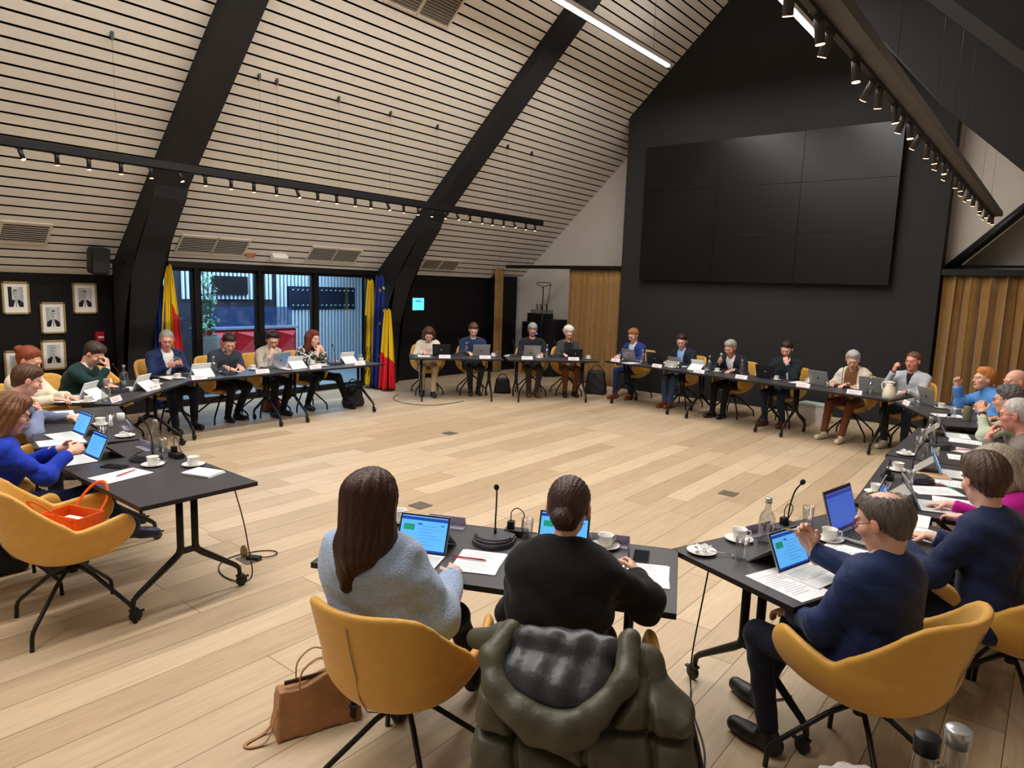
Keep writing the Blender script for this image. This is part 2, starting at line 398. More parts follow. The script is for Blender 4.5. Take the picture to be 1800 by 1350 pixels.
# red faceted desk
rd = tag(empty('reception_desk', (-12.3, 7.35, 0)), 'red faceted reception desk of triangles beyond the glass doors', 'desk')
RED1 = mat('red_facet', (196, 22, 34), .4); RED2 = mat('light_red_facet', (222, 74, 78), .4)
box_obj('desk_body', (-.12, 0, .50), (.36, 1.74, 1.0), RED1, rd)
mb = MB(); nx = 4
for r in range(2):
    for k in range(nx):
        y0_ = -.86 + k * .43; z0_ = .06 + r * .46; z1_ = z0_ + .44; x = .075
        mb.add([(x, y0_, z0_), (x, y0_ + .42, z0_), (x + .05, y0_ + (.08 if (k + r) % 2 else .34), z1_ - .1), (x, y0_, z1_), (x, y0_ + .42, z1_)], [(0, 1, 2)], 1).add([(x, y0_, z0_), (x + .05, y0_ + (.08 if (k + r) % 2 else .34), z1_ - .1), (x, y0_, z1_)], [(0, 1, 2)], 0)
        mb.add([(x, y0_ + .42, z0_), (x, y0_ + .42, z1_), (x + .05, y0_ + (.08 if (k + r) % 2 else .34), z1_ - .1)], [(0, 1, 2)], 0).add([(x, y0_, z1_), (x + .05, y0_ + (.08 if (k + r) % 2 else .34), z1_ - .1), (x, y0_ + .42, z1_)], [(0, 1, 2)], 1)
mb.build('facet_front', [RED1, RED2], rd)
box_obj('counter_top', (-.12, 0, 1.03), (.4, 1.8, .04), mat('blue_grey_top', (150, 160, 180), .3), rd)
box_obj('glass_guard', (-.1, 0, 1.24), (.02, 1.74, .38), mat('tinted_glass', (60, 80, 120), .05, alpha=.55), rd)
# planter
pl = tag(empty('potted_plant', (-11.45, 5.93, 0)), 'tall leafy green plant in a round grey planter behind the glass doors', 'plant')
MB().lathe([(.13, 0), (.19, .5), (.215, .98), (.18, .985), (.17, .9)], 24).build('planter', mat('ribbed_grey_pot', (120, 118, 116), .7, bump=.5, bscale=30, stretch=(1, 1, 6)), pl)
MB().lathe([(.0, .92), (.18, .92)], 16).build('soil', mat('soil', (40, 30, 22), .9), pl)
st = MB(); lf = MB(); rnd = random.Random(3)
for k in range(6):
    a = rnd.uniform(0, 6.28); st.tube([(.06 * math.cos(a), .06 * math.sin(a), .9), (.08 * math.cos(a + .5), .1 * math.sin(a), 1.5), (.14 * math.cos(a + 1), .14 * math.sin(a + 1), 2.0)], .006, 5)
for k in range(260):
    zz = rnd.uniform(.98, 2.12); rr = .19 * (1.05 if zz < 1.3 else .85) * math.sqrt(rnd.random()); a = rnd.uniform(0, 6.28); yo = .05 * math.sin(zz * 5)
    c_ = Vector((rr * math.cos(a), rr * math.sin(a) + yo, zz)); s_ = rnd.uniform(.025, .045) * (1.5 if zz < 1.2 else 1)
    e = Matrix.Rotation(rnd.uniform(0, 6.28), 3, 'Z') @ Matrix.Rotation(rnd.uniform(-1, 1.2), 3, 'X')
    q = [(0, -1, 0), (.7, -.3, .1), (.6, .5, .05), (0, 1, 0), (-.6, .5, .05), (-.7, -.3, .1)]
    lf.add([e @ (Vector(p) * s_) + c_ for p in q], [(0, 1, 2, 3, 4, 5)])
st.build('stem', mat('stem', (60, 70, 50), .7), pl); lf.build('foliage', mat('leaf', (120, 165, 118), .5, var=.35, scale=14), pl)

# ---- ceiling vents
VENT = mat('vent_metal', (150, 142, 128), .5); VDARK = mat('vent_dark', (92, 86, 78), .7); SLM = mat('vent_frame', (205, 193, 175), .6)
ang = math.atan(SL)
def vent(x0, x1, y0, y1, label, n=9):
    xm = (x0 + x1) / 2; ln = (x1 - x0) / math.cos(ang)
    o = tag(empty('ceiling_vent', (xm, (y0 + y1) / 2, zroof(xm)), rot=(0, -ang, 0)), label, 'vent', 'ventilation grilles in the sloping ceiling')
    fr = MB(); w_ = y1 - y0
    for s_ in (-1, 1): fr.box((s_ * (ln / 2 + .01), 0, -.008), (.035, w_ + .05, .016)).box((0, s_ * (w_ / 2 + .008), -.008), (ln, .03, .016))
    fr.build('frame', SLM, o); box_obj('backing', (0, 0, -.001), (ln, w_, .006), VDARK, o)
    g = MB()
    for k in range(n): g.box((-ln / 2 + (k + .5) * ln / n, 0, -.01), (ln / n * .42, w_ - .01, .006), (0, .5, 0))
    g.build('grille_slats', VENT, o)
for (a, b, c1, d1, lb) in ((-10.25, -10.02, 2.72, 3.22, 'ceiling vent above the framed portraits'), (-10.25, -10.02, 4.88, 5.40, 'left of the two vents above the tall plant'), (-10.25, -10.02, 5.42, 5.92, 'right of the two vents above the plant, next to the white door sensor'),
        (-10.26, -10.04, 7.1, 7.6, 'left of the two vents above the coat rack door'), (-10.26, -10.04, 7.62, 8.12, 'right of the two vents above the coat rack door, nearer the flags'),
        (-10.3, -10.11, 9.8, 10.27, 'left of the two vents above the small wall tablet'), (-10.3, -10.11, 10.3, 10.8, 'right of the two vents above the small wall tablet')):
    vent(a, b, c1, d1, lb)
vent(-6.95, -6.1, 5.98, 6.49, 'large dark vent high in the ceiling, left half of the pair at the top', 30)
vent(-6.95, -6.1, 6.52, 7.06, 'large dark vent high in the ceiling, right half of the pair at the top', 30)
tag(MB().box((0, 0, 0), (.12, .28, .10), (0, -ang, 0), bev=.02).build('door_sensor', WHITEP, None, (-10.2, 6.55, 2.33)), 'white box-shaped door sensor above the glass doors', 'sensor')
tag(MB().box((0, 0, 0), (.10, .16, .01), (0, -ang, 0)).build('ceiling_sticker', mat('orange_sticker', (205, 130, 100), .6), None, (-10.235, 6.06, zroof(-10.235) - .01)), 'small orange sticker on the ceiling edge beside the door sensor', 'sticker')

# ---- suspended linear lamps
for lx, lb in ((-5.52, 'long bright linear lamp hanging below the slatted ceiling, left one'), (-3.2, 'long bright linear lamp behind the right spotlight track')):
    o = tag(empty('linear_lamp', (lx, 4.8, 5.68)), lb, 'lamp')
    box_obj('housing', (0, 0, 0), (.07, 11.9, .07), WHITEP, o, bev=.01)
    box_obj('diffuser', (0, 0, -.05), (.065, 11.88, .04), mat('lamp_diffuser', (255, 250, 255), .5, emit=(255, 246, 250), estr=6.5), o, bev=.01)
    for yy in (-3, 1.4, 5.4):
        MB().tube([(0, yy, .03), (0, yy, zroof(lx) - 5.68)], .003, 5).build('suspension_wire', BLACKM, o)

# ---- spotlight tracks
LENS = mat('spot_lens', (255, 205, 150), .4, emit=(255, 196, 138), estr=9)
SPOTB = mat('spot_body', (58, 53, 49), .4, metal=.3)
def spot_light(loc, d, e, size=75, blend=.8):
    l = bpy.data.lights.new('spotlight', 'SPOT'); l.energy = e; l.spot_size = R(size); l.spot_blend = blend; l.color = WARM; l.shadow_soft_size = .035
    o = bpy.data.objects.new('spotlight', l); COL.objects.link(o); o.location = loc
    o.rotation_euler = Vector(d).to_track_quat('-Z', 'Y').to_euler()
def track(x, z, ya, yb, ys, aims, label, side, wires, hw, body, E):
    o = tag(empty('spotlight_track', (x, (ya + yb) / 2, z)), label, 'track light'); ym = (ya + yb) / 2
    dx = -.038 if side > 0 else 0
    box_obj('rail_housing', (0, 0, 0), (hw, yb - ya, .06 if side > 0 else .08), body, o)
    box_obj('rail', (dx, 0, -.042), (.03, yb - ya - .02, .015), BLACKM, o)
    for wy in wires:
        MB().tube([(0, wy - ym, .04), (0, wy - ym, zroof(x) - z)], .0014, 5).build('suspension_wire', BLACKM, o)
        box_obj('wire_anchor', (0, wy - ym, zroof(x) - z - .02), (.03, .03, .10), BLACKM, o)
    for k, y in enumerate(ys):
        d = Vector(aims[k % len(aims)]).normalized(); M = Vector((0, 0, -1)).rotation_difference(d).to_matrix()
        top = Vector((dx, y - ym, -.052 if side > 0 else -.06))
        sp = MB().box((dx, y - ym, -.048), (.026, .06, .022)).lathe([(.019, 0), (.021, -.004), (.021, -.10), (.0, -.10)], 14, top, 0, M).build('spotlight', SPOTB if side > 0 else BLACKM, o)
        tip = top + M @ Vector((0, 0, -.1012))
        MB().lathe([(.0, -.0015), (.0185, -.0015), (.0195, .0015)], 14, tip, 0, M).build('lens', LENS, sp)
        spot_light(o.location + tip + d * .02, d, E)
ysl = [2.35, 2.66, 2.95, 3.26, 3.57, 3.88, 4.18, 4.5, 4.8, 5.11, 5.41, 5.73, 6.04, 6.36, 6.64, 6.95, 7.27, 7.57, 7.87, 8.17, 8.44, 8.76, 9.07, 9.35, 9.65, 9.94, 10.3, 10.58]
track(-8.0, 3.20, 1.0, 10.8, [1.4, 2.0] + ysl, [(.0, .0, -1), (.05, 0, -1), (.35, .2, -1), (.0, .05, -1), (.05, 0, -1)], 'long black spotlight track hanging below the left ceiling slope', -1, [2.2, 3.23, 4.9, 5.14, 6.08, 7.0, 7.96, 9.7, 10.4], .07, BLACKM, 12)
HSG = mat('track_housing_spotlit', (86, 85, 82), .55)  # dark housing; the spots' light on it is put into this grey
ysr = [2.76, 3.14, 3.32, 3.78, 4.18, 4.34, 4.75, 5.06, 5.26, 5.68, 6.02, 6.29, 6.61, 6.84, 7.25, 7.7, 7.95, 8.34, 8.68, 8.9, 9.23, 9.8, 10.2, 10.58, 10.9, 11.25, 11.5]
track(-.902, 3.19, -.5, 11.7, [.4, 1.1, 1.8] + ysr, [(-.35, .2, -1), (.1, 0, -1), (-.6, .3, -1), (-.1, .3, -1), (.1, .15, -1)], 'long spotlight track with lit spots hanging on the right', 1, [2.5, 4.5, 5.9, 6.8, 7.6, 9.4, 10.6], .13, HSG, 12)

# ---- portraits
GOLD = mat('pale_gold_frame', (172, 150, 100), .45, metal=.35); PASS = mat('passepartout', (240, 236, 228), .8)
def portrait(y, z, wd, ht, seed, label):
    o = tag(empty('framed_portrait', (-10.655, y, z)), label, 'picture', 'black and white portraits on the dark wall')
    f_ = MB()
    for s_ in (-1, 1): f_.box((0, s_ * (wd / 2 - .01), 0), (.03, .022, ht)).box((0, 0, s_ * (ht / 2 - .01)), (.03, wd, .022))
    f_.build('frame', GOLD, o); box_obj('passepartout', (-.004, 0, 0), (.012, wd - .03, ht - .03), PASS, o)
    nx, ny = 44, 56; rn = random.Random(seed); pw, ph = wd * .56, ht * .62
    bgv = rn.choice([.72, .8, .6]); hv = rn.choice([.25, .6, .35]); tilt = rn.uniform(-.12, .12); gl = seed % 2 == 0; dark_side = seed == 1
    def val(u, v):   # u -1..1, v -1..1 up
        g = bgv + .08 * math.sin(3 * u + seed); g = .05 if (dark_side and u > .5) else g
        uu = u - tilt * v
        if v < -.25 - .5 * max(0, abs(u) - .35) and abs(u) < .95:
            g = .06
            if abs(u) < .24 * (-.2 - v) / .5 + .02 or (abs(u) < .2 and v > -.45): g = .88
            if abs(u) < .06 and v < -.42: g = .12
        if abs(uu) < .2 and -.42 < v < 0: g = .66
        if (uu / .36) ** 2 + ((v - .3) / .46) ** 2 < 1:
            g = .74 - .3 * max(0, uu)
            if v > .55: g = hv
            if .27 < v < .36 and abs(abs(uu) - .15) < .09: g = .12 if gl else .3
            if -.02 < v < .03 and abs(uu) < .12: g = .32
            if abs(uu) < .04 and .05 < v < .2: g -= .15
        return max(0, min(1, g))
    me_v = []; me_f = []; cols = []
    for j in range(ny + 1):
        for i in range(nx + 1): me_v.append((.0, (i / nx - .5) * pw, (j / ny - .5) * ph))
    for j in range(ny):
        for i in range(nx):
            k = j * (nx + 1) + i; me_f.append((k, k + 1, k + nx + 2, k + nx + 1)); cols.append(val(-((i + .5) / nx * 2 - 1), (j + .5) / ny * 2 - 1))
    me = bpy.data.meshes.new('print'); me.from_pydata(me_v, [], me_f)
    ca = me.color_attributes.new('Col', 'FLOAT_COLOR', 'CORNER')
    arr = np.repeat(np.array([[c ** 2.0] * 3 + [1] for c in cols]), 4, axis=0).ravel(); ca.data.foreach_set('color', arr)
    link('print', me, mat('photo_print', (128, 128, 128), .5, attr='Col'), o, (.004, 0, .012))
# picture sits on the wall face at x=-10.67
for i, (y, z, ww, hh, lb) in enumerate(((2.98, 1.635, .30, .42, 'gold-framed portrait, upper left, of a man turned aside with a dark backdrop'), (3.39, 1.37, .29, .42, 'gold-framed portrait, middle, of a man with dark glasses and jacket'),
        (3.79, 1.635, .30, .42, 'gold-framed portrait, upper right, nearest the black beam'), (3.37, .87, .29, .40, 'gold-framed portrait low on the wall below the middle one'), (2.95, .75, .29, .40, 'gold-framed portrait lowest at left, mostly behind the copper-haired woman'))):
    portrait(y, z, ww, hh, i + 1, lb)
fa = tag(empty('fire_alarm_sign', (-10.66, 3.95, 1.1)), 'small red fire alarm box on the dark wall beside the black beam', 'alarm box')
box_obj('case', (.01, 0, 0), (.04, .11, .13), mat('alarm_red', (170, 20, 35), .4), fa); box_obj('white_text_strip', (.032, .01, -.01), (.004, .07, .025), WHITEP, fa)
# ---- loudspeaker
ls = tag(empty('loudspeaker', (-10.1, 3.78, 2.15)), 'black loudspeaker mounted on the first black beam', 'speaker')
MB().box((0, 0, 0), (.22, .24, .36), (0, .15, 0), bev=.05).build('cabinet', BLACKP, ls); box_obj('grille', (.112, 0, .0), (.01, .2, .32), mat('speaker_grille', (34, 33, 35), .7, bump=.4, bscale=400), ls, rot=(0, .15, 0), bev=.004); box_obj('bracket', (-.02, .2, 0), (.06, .25, .06), BLACKM, ls)
# ---- wall tablet
tb = tag(empty('wall_tablet', (-10.485, 9.95, 1.565)), 'small glowing cyan tablet on the black panelling', 'tablet')
box_obj('case', (0, 0, 0), (.02, .34, .27), BLACKP, tb, bev=.004); box_obj('display', (.012, 0, 0), (.004, .32, .25), mat('cyan_display', (80, 190, 220), .3, emit=(96, 205, 236), estr=1.3), tb)
box_obj('display_heading', (.0145, 0, .06), (.002, .16, .03), mat('cyan_heading', (60, 120, 160), .3, emit=(60, 140, 180), estr=1.0), tb)

# ---- floor boxes
FB = mat('floor_box', (122, 112, 100), .4, metal=.4)
for x, y, lb in ((-6.31, 6.61, 'flat metal floor box in the oak floor, farthest one in the ring'), (-4.37, 4.21, 'flat metal floor box behind the fuzzy blue sweater woman'), (-2.45, 6.63, 'flat metal floor box near the balding man\'s bottle')):
    tag(box_obj('floor_box', (x, y, .003), (.16, .16, .006), FB), lb, 'floor box')
# ================================================================= implicit-surface toolkit
def rotx(a): c, s = math.cos(a), math.sin(a); return np.array([[1, 0, 0], [0, c, -s], [0, s, c]])
def roty(a): c, s = math.cos(a), math.sin(a); return np.array([[c, 0, s], [0, 1, 0], [-s, 0, c]])
def rotz(a): c, s = math.cos(a), math.sin(a); return np.array([[c, -s, 0], [s, c, 0], [0, 0, 1]])
V = lambda *a: np.array(a, float)
class Field:
    """sampled distance field on a grid; primitives are blended in one after another"""
    def __init__(s, lo, hi, h):
        s.lo = np.array(lo, float); s.h = h; s.n = np.maximum(((np.array(hi) - s.lo) / h).astype(int) + 2, 4)
        s.ax = [s.lo[i] + h * np.arange(s.n[i]) for i in range(3)]; s.d = np.full(tuple(s.n), 1.0, np.float32)
    def sub(s, lo, hi):
        a = np.clip(np.floor((np.array(lo) - s.lo) / s.h).astype(int), 0, s.n); b = np.clip(np.ceil((np.array(hi) - s.lo) / s.h).astype(int) + 1, 0, s.n)
        if np.any(b <= a): return None
        sl = tuple(slice(a[i], b[i]) for i in range(3))
        return sl, s.ax[0][sl[0]][:, None, None], s.ax[1][sl[1]][None, :, None], s.ax[2][sl[2]][None, None, :]
    def prim(s, p, k=.03, t=0.0, op='u'):
        m = k + 3 * s.h + abs(t)
        if p[0] == 'c':
            a, b, r1, r2 = V(*p[1]), V(*p[2]), p[3] + t, p[4] + t; r = max(r1, r2) + m
            q = s.sub(np.minimum(a, b) - r, np.maximum(a, b) + r)
            if q is None: return s
            sl, X, Y, Z = q; ba = b - a; dd = max(float(ba @ ba), 1e-9)
            hh = np.clip(((X - a[0]) * ba[0] + (Y - a[1]) * ba[1] + (Z - a[2]) * ba[2]) / dd, 0, 1)
            g = np.sqrt((X - a[0] - ba[0] * hh) ** 2 + (Y - a[1] - ba[1] * hh) ** 2 + (Z - a[2] - ba[2] * hh) ** 2) - (r1 + (r2 - r1) * hh)
        else:
            c, rad, M = V(*p[1]), V(*p[2]) + t, (np.eye(3) if len(p) < 4 or p[3] is None else p[3]); r = rad.max() + m
            q = s.sub(c - r, c + r)
            if q is None: return s
            sl, X, Y, Z = q; x, y, z = X - c[0], Y - c[1], Z - c[2]
            u = [(M[0, i] * x + M[1, i] * y + M[2, i] * z) / rad[i] for i in range(3)]
            k0 = np.sqrt(u[0] ** 2 + u[1] ** 2 + u[2] ** 2); k1 = np.sqrt((u[0] / rad[0]) ** 2 + (u[1] / rad[1]) ** 2 + (u[2] / rad[2]) ** 2) + 1e-6
            g = k0 * (k0 - 1) / k1
        d = s.d[sl]
        if op == 'u':
            hm = np.maximum(k - np.abs(d - g), 0) / k; s.d[sl] = np.minimum(d, g) - hm * hm * k * .25
        elif op == 's':
            hm = np.maximum(k - np.abs(d + g), 0) / k; s.d[sl] = np.maximum(d, -g) + hm * hm * k * .25
        return s
    def grid(s): return s.ax[0][:, None, None], s.ax[1][None, :, None], s.ax[2][None, None, :]
    def clip(s, g):
        s.d = np.maximum(s.d, g.astype(np.float32) if hasattr(g, 'astype') else g); return s
    def noise(s, amp, fn):
        s.d = (s.d + amp * fn(*s.grid())).astype(np.float32); return s
    def mesh(s):
        d = s.d.copy()
        d[0] = d[-1] = 1; d[:, 0] = d[:, -1] = 1; d[:, :, 0] = d[:, :, -1] = 1
        ins = d < 0; nx, ny, nz = d.shape
        cnt = np.zeros((nx - 1, ny - 1, nz - 1), np.int8)
        for i in (0, 1):
            for j in (0, 1):
                for k in (0, 1): cnt += ins[i:nx - 1 + i, j:ny - 1 + j, k:nz - 1 + k]
        act = (cnt > 0) & (cnt < 8); ids = np.full(cnt.shape, -1, np.int64); C = np.argwhere(act); ids[act] = np.arange(len(C))
        if not len(C): return np.zeros((0, 3)), np.zeros((0, 4), int)
        acc = np.zeros((len(C), 3)); w = np.zeros(len(C))
        cor = np.array([(i, j, k) for i in (0, 1) for j in (0, 1) for k in (0, 1)])
        for a in range(8):
            for b in range(a + 1, 8):
                if np.abs(cor[a] - cor[b]).sum() != 1: continue
                da = d[tuple((C + cor[a]).T)]; db = d[tuple((C + cor[b]).T)]; m = (da < 0) != (db < 0)
                t = np.where(m, da / np.where(m, da - db, 1), 0)
                acc += np.where(m[:, None], cor[a] + (cor[b] - cor[a]) * t[:, None], 0); w += m
        v = s.lo + (C + acc / w[:, None]) * s.h; F = []
        for ax in range(3):
            o = [0, 0, 0]; o[ax] = 1; e1 = [0, 0, 0]; e2 = [0, 0, 0]; e1[(ax + 1) % 3] = 1; e2[(ax + 2) % 3] = 1; e1 = np.array(e1); e2 = np.array(e2)
            A = ins[:nx - o[0], :ny - o[1], :nz - o[2]]; B = ins[o[0]:, o[1]:, o[2]:]
            for flag in (0, 1):
                q = np.argwhere((A & ~B) if flag == 0 else (~A & B))
                q = q[(q[:, (ax + 1) % 3] > 0) & (q[:, (ax + 2) % 3] > 0)]
                if not len(q): continue
                f = np.stack([ids[tuple((q - e1 - e2).T)], ids[tuple((q - e2).T)], ids[tuple(q.T)], ids[tuple((q - e1).T)]], 1)
                if flag: f = f[:, ::-1]
                F.append(f)
        F = np.concatenate(F); F = F[(F >= 0).all(1)]
        return v, F
def mesh_np(name, parts, col=None):
    vs = []; fs = []; n = 0
    for v, f in parts: vs.append(v); fs.append(f + n); n += len(v)
    v = np.concatenate(vs); f = np.concatenate(fs)
    me = bpy.data.meshes.new(name); me.vertices.add(len(v)); me.vertices.foreach_set('co', v.astype(np.float32).ravel())
    me.loops.add(f.size); me.loops.foreach_set('vertex_index', f.astype(np.int32).ravel())
    me.polygons.add(len(f)); me.polygons.foreach_set('loop_start', np.arange(0, f.size, 4, dtype=np.int32)); me.polygons.foreach_set('loop_total', np.full(len(f), 4, np.int32))
    me.polygons.foreach_set('use_smooth', np.ones(len(f), bool)); me.update(calc_edges=True)
    if col is not None:
        ca = me.color_attributes.new('Col', 'FLOAT_COLOR', 'POINT'); ca.data.foreach_set('color', col.astype(np.float32).ravel())
    me.validate()
    return me
def prim_bounds(prims, pad):
    lo = np.full(3, 9.); hi = np.full(3, -9.)
    for p in prims:
        if p[0] == 'c': r = max(p[3], p[4]); a = np.minimum(p[1], p[2]) - r; b = np.maximum(p[1], p[2]) + r
        else: r = max(p[2]); a = V(*p[1]) - r; b = V(*p[1]) + r
        lo = np.minimum(lo, a); hi = np.maximum(hi, b)
    return lo - pad, hi + pad
# ================================================================= PEOPLE
SKIN = mat('skin', (220, 170, 145), .5, attr='Col', var=.05, scale=40, bump=.05, bscale=250)
def hair_mat(name, rgb, rough=.42):
    return mat(name, rgb, rough, var=.35, scale=70, stretch=(1, 1, .18), bump=.55, bscale=120, spec=.35)
def cloth_mat(name, rgb, rough=.85, var=.10, bump=.55, bscale=16, **k):
    return mat(name, rgb, rough, var=var, scale=60, bump=bump, bscale=bscale, sheen=.08, spec=.22, **k)
def lin(c): return np.array(list(srgb(c)) + [1.0])
HL = {  # hairline height against depth (head-local, metres; front is +)
    'short': ([-.13, -.06, -.02, .012, .03, .06, .09, .12], [-.082, -.074, -.03, -.010, .034, .062, .088, .10]),
    'swept': ([-.13, -.06, -.02, .012, .03, .06, .09, .12], [-.088, -.080, -.04, -.018, .028, .06, .084, .096]),
    'ring': ([-.13, -.06, -.02, .012, .03, .06, .09, .12], [-.078, -.070, -.028, -.005, .04, .08, .15, .2]),
    'bob': ([-.13, -.06, -.02, .02, .045, .06, .09, .12], [-.20, -.20, -.20, -.18, .01, .045, .084, .096]),
}
def person(key, x, y, az, label, cat='person', scale=1.0, lean=12, yaw=0, pitch=18, side=0, hair='short', hcol=(60, 42, 30), hmat=None,
           skin=(222, 172, 148), top=None, tthick=.014, shirt=None, tie=None, vneck=False, zipneck=False, collar='none', trousers=(28, 30, 38), shoes=(25, 22, 22), shoecol2=None,
           L=('table', -.13, .43), Rr=('table', .13, .43), glasses=None, female=False, bulk=1.0, feet=None, near=False, scarf=None, cardigan=None, bald=0.0, beard=None, twist=0, legs=True,
           curlL=.45, curlR=.45, sleeves=1.0, hvol=1.0, watch=None, ring=None, zoff=0.0):
    bulk *= 1.0 if near else 1.10; wid = 1.0 if near else 1.10
    s = scale; h = .0085 if near else .0135
    a1, a2, a3 = R(lean * .8), R(lean * 1.3), R(lean * 1.1)
    sd = R(side)
    def dr(a): return V(math.sin(sd), math.sin(a), math.cos(a))
    P0 = V(0, -.06, .55 + zoff); P1 = P0 + .30 * s * dr(a1); P2 = P1 + .19 * s * dr(a2); HC = P2 + .19 * s * dr(a3) + V(0, .02, 0)
    MT = rotz(R(twist)) @ rotx(-a2)
    b = bulk; shw = (.155 if female else .175) * s * wid
    sh = {-1: P2 + MT @ V(-shw, 0, -.05 * s), 1: P2 + MT @ V(shw, 0, -.05 * s)}
    hw = .165 if female else .16
    torso = [('e', P0 + V(0, .0, .0), (hw * b, .12 * b, .11)), ('e', (P0 + P1) / 2 + V(0, -.0, -.01), (.145 * b, .105 * b, .15 * s), rotx(-a1)), ('e', P1 + V(0, 0, .01), (.165 * b * s, .112 * b * s, .14 * s), rotx(-a2)),
             ('c', sh[-1] * .86 + sh[1] * .14, sh[1] * .86 + sh[-1] * .14, .062 * s, .062 * s), ('e', (P1 + P2) / 2, (.15 * b * s, .09 * b * s, .13 * s), MT)]
    torso.append(('e', P2 + MT @ V(0, -.012, -.03), (.098 * s, .06 * s, .055 * s), MT))
    if female: torso += [('e', P1 + MT @ V(-.07, .085, .0), (.06, .055, .06)), ('e', P1 + MT @ V(.07, .085, .0), (.06, .055, .06))]
    Mh = rotz(R(yaw)) @ rotx(-R(pitch)) @ roty(sd * .8); hs = .93 + .07 * s
    hs *= 1.02 if near else 1.07
    H = lambda px, py, pz: HC + Mh @ (V(px, py, pz) * hs)
    # ---- arms
    arms = {}; La, Lb = .285 * s, .25 * s
    for sg, spec in ((-1, L), (1, Rr)):
        S = sh[sg]; mode = spec[0]; hd = None; nrm = None; pole = V(sg * .55, -.35, -.75); curl = curlL if sg < 0 else curlR
        if mode == 'table':
            W = V(spec[1], spec[2] - .12, .785); hd = V(-sg * .25, 1, -.12); nrm = V(0, 0, -1)
        elif mode == 'pen':
            W = V(spec[1], spec[2] - .12, .80); hd = V(-sg * .35, 1, -.15); nrm = V(-sg * .7, 0, -.7); curl = 1.0
        elif mode == 'hold':
            W = V(spec[1], spec[2] - .1, spec[3]); hd = V(-sg * .5, 1, .25); nrm = V(-sg * .8, .0, .3); curl = .8
        elif mode == 'chin':
            W = H(0, .075, -.10) + rotz(R(yaw)) @ V(sg * .035, .035, -.135 * s); hd = rotz(R(yaw)) @ V(-sg * .22, -.15, 1); nrm = rotz(R(yaw)) @ V(-sg * .3, -1, 0); curl = 1.15; pole = V(sg * .25, .6, -1)
        elif mode == 'mouth':
            W = H(0, .098, -.06) + rotz(R(yaw)) @ V(sg * .055, .055, -.125 * s); hd = rotz(R(yaw)) @ V(-sg * .42, -.15, 1); nrm = rotz(R(yaw)) @ V(-sg * .3, -1, 0); curl = .9; pole = V(sg * .3, .5, -1)
        elif mode == 'forehead':
            W = H(0, .09, .045) + rotz(R(yaw)) @ V(sg * .03, .055, -.12 * s); hd = V(-sg * .15, -.1, 1); nrm = V(0, -1, .2); curl = 1.25; pole = V(sg * .2, .7, -1)
        elif mode == 'lap':
            W = V(spec[1], spec[2], .66); hd = V(-sg * .3, 1, -.3); nrm = V(0, 0, -1)
        elif mode == 'at':
            W = V(*spec[1]); hd = V(*spec[2]); nrm = V(*spec[3]); curl = spec[4]; pole = V(*spec[5]) if len(spec) > 5 else pole
        d = W - S; dist = np.linalg.norm(d); mx = (La + Lb) * .985
        if dist > mx: W = S + d / dist * mx; d = W - S; dist = mx
        u = d / dist; a = (La ** 2 - Lb ** 2 + dist ** 2) / (2 * dist); hh = math.sqrt(max(La ** 2 - a * a, 1e-5))
        pp = pole - u * (pole @ u); pp /= np.linalg.norm(pp); E = S + u * a + pp * hh
        if E[1] > .29 and E[2] < .80 and mode in ('chin', 'mouth', 'forehead', 'table', 'pen'): E[2] = .80
        hd = hd / np.linalg.norm(hd); nrm = nrm - hd * (nrm @ hd); nrm /= np.linalg.norm(nrm)
        arms[sg] = (S, E, W, hd, nrm, curl)
    armp = lambda t=0: [('c', arms[q][0], arms[q][1], (.052 if not female else .046) * s * b ** .5, .041 * s) for q in (-1, 1)] + [('c', arms[q][1], arms[q][2], .040 * s, .029 * s) for q in (-1, 1)]
    # ---- body mesh: head and neck, core with arms, two hands
    fh = .0042 if near else .0085
    f = Field(HC - .17, HC + .17, fh)
    f.prim(('e', H(0, -.012, .03), (.073 * hs, .093 * hs, .084 * hs), Mh), .02)
    f.prim(('e', H(0, .03, -.045), (.056 * hs, .060 * hs, .066 * hs), Mh), .03)
    f.prim(('e', H(0, .058, -.092), (.028 * hs, .026 * hs, .020 * hs), Mh), .025)
    f.prim(('e', H(0, .080, .028), (.048 * hs, .014 * hs, .012 * hs), Mh), .015)
    for q in (-1, 1):
        f.prim(('e', H(q * .040, .058, -.018), (.024 * hs, .024 * hs, .022 * hs), Mh), .02)
        f.prim(('e', H(q * .031, .094, .008), (.016 * hs, .010 * hs, .010 * hs), Mh), .012, op='s')
        f.prim(('e', H(q * .031, .076, .008), (.0125 * hs, .0125 * hs, .0115 * hs), Mh), .003)
        f.prim(('e', H(q * .077, -.004, -.004), (.009 * hs, .020 * hs, .031 * hs), Mh @ rotz(q * .35)), .008)
    f.prim(('c', H(0, .084, .015), H(0, .106, -.022), .007 * hs, .0115 * hs), .012)
    f.prim(('e', H(0, .094, -.028), (.017 * hs, .010 * hs, .008 * hs), Mh), .010)
    f.prim(('e', H(0, .086, -.052), (.023 * hs, .010 * hs, .0055 * hs), Mh), .006); f.prim(('e', H(0, .084, -.062), (.020 * hs, .010 * hs, .006 * hs), Mh), .006)
    neckp = ('c', P2 + MT @ V(0, -.0, -.03), H(0, -.025, -.06), .057 * s * (.88 if female else 1), .052 * s * (.88 if female else 1))
    f.prim(neckp, .025)
    hv, hf = f.mesh()
    lo, hi = prim_bounds(torso + armp(), .04); f = Field(lo, hi, h * 1.25)
    for p in torso: f.prim(p, .06)
    for p in armp(): f.prim(p, .03)
    f.prim(neckp, .03)
    bv, bf = f.mesh(); parts = [(hv, hf), (bv, bf)]
    fhh = .004 if near else .0065
    rings = []
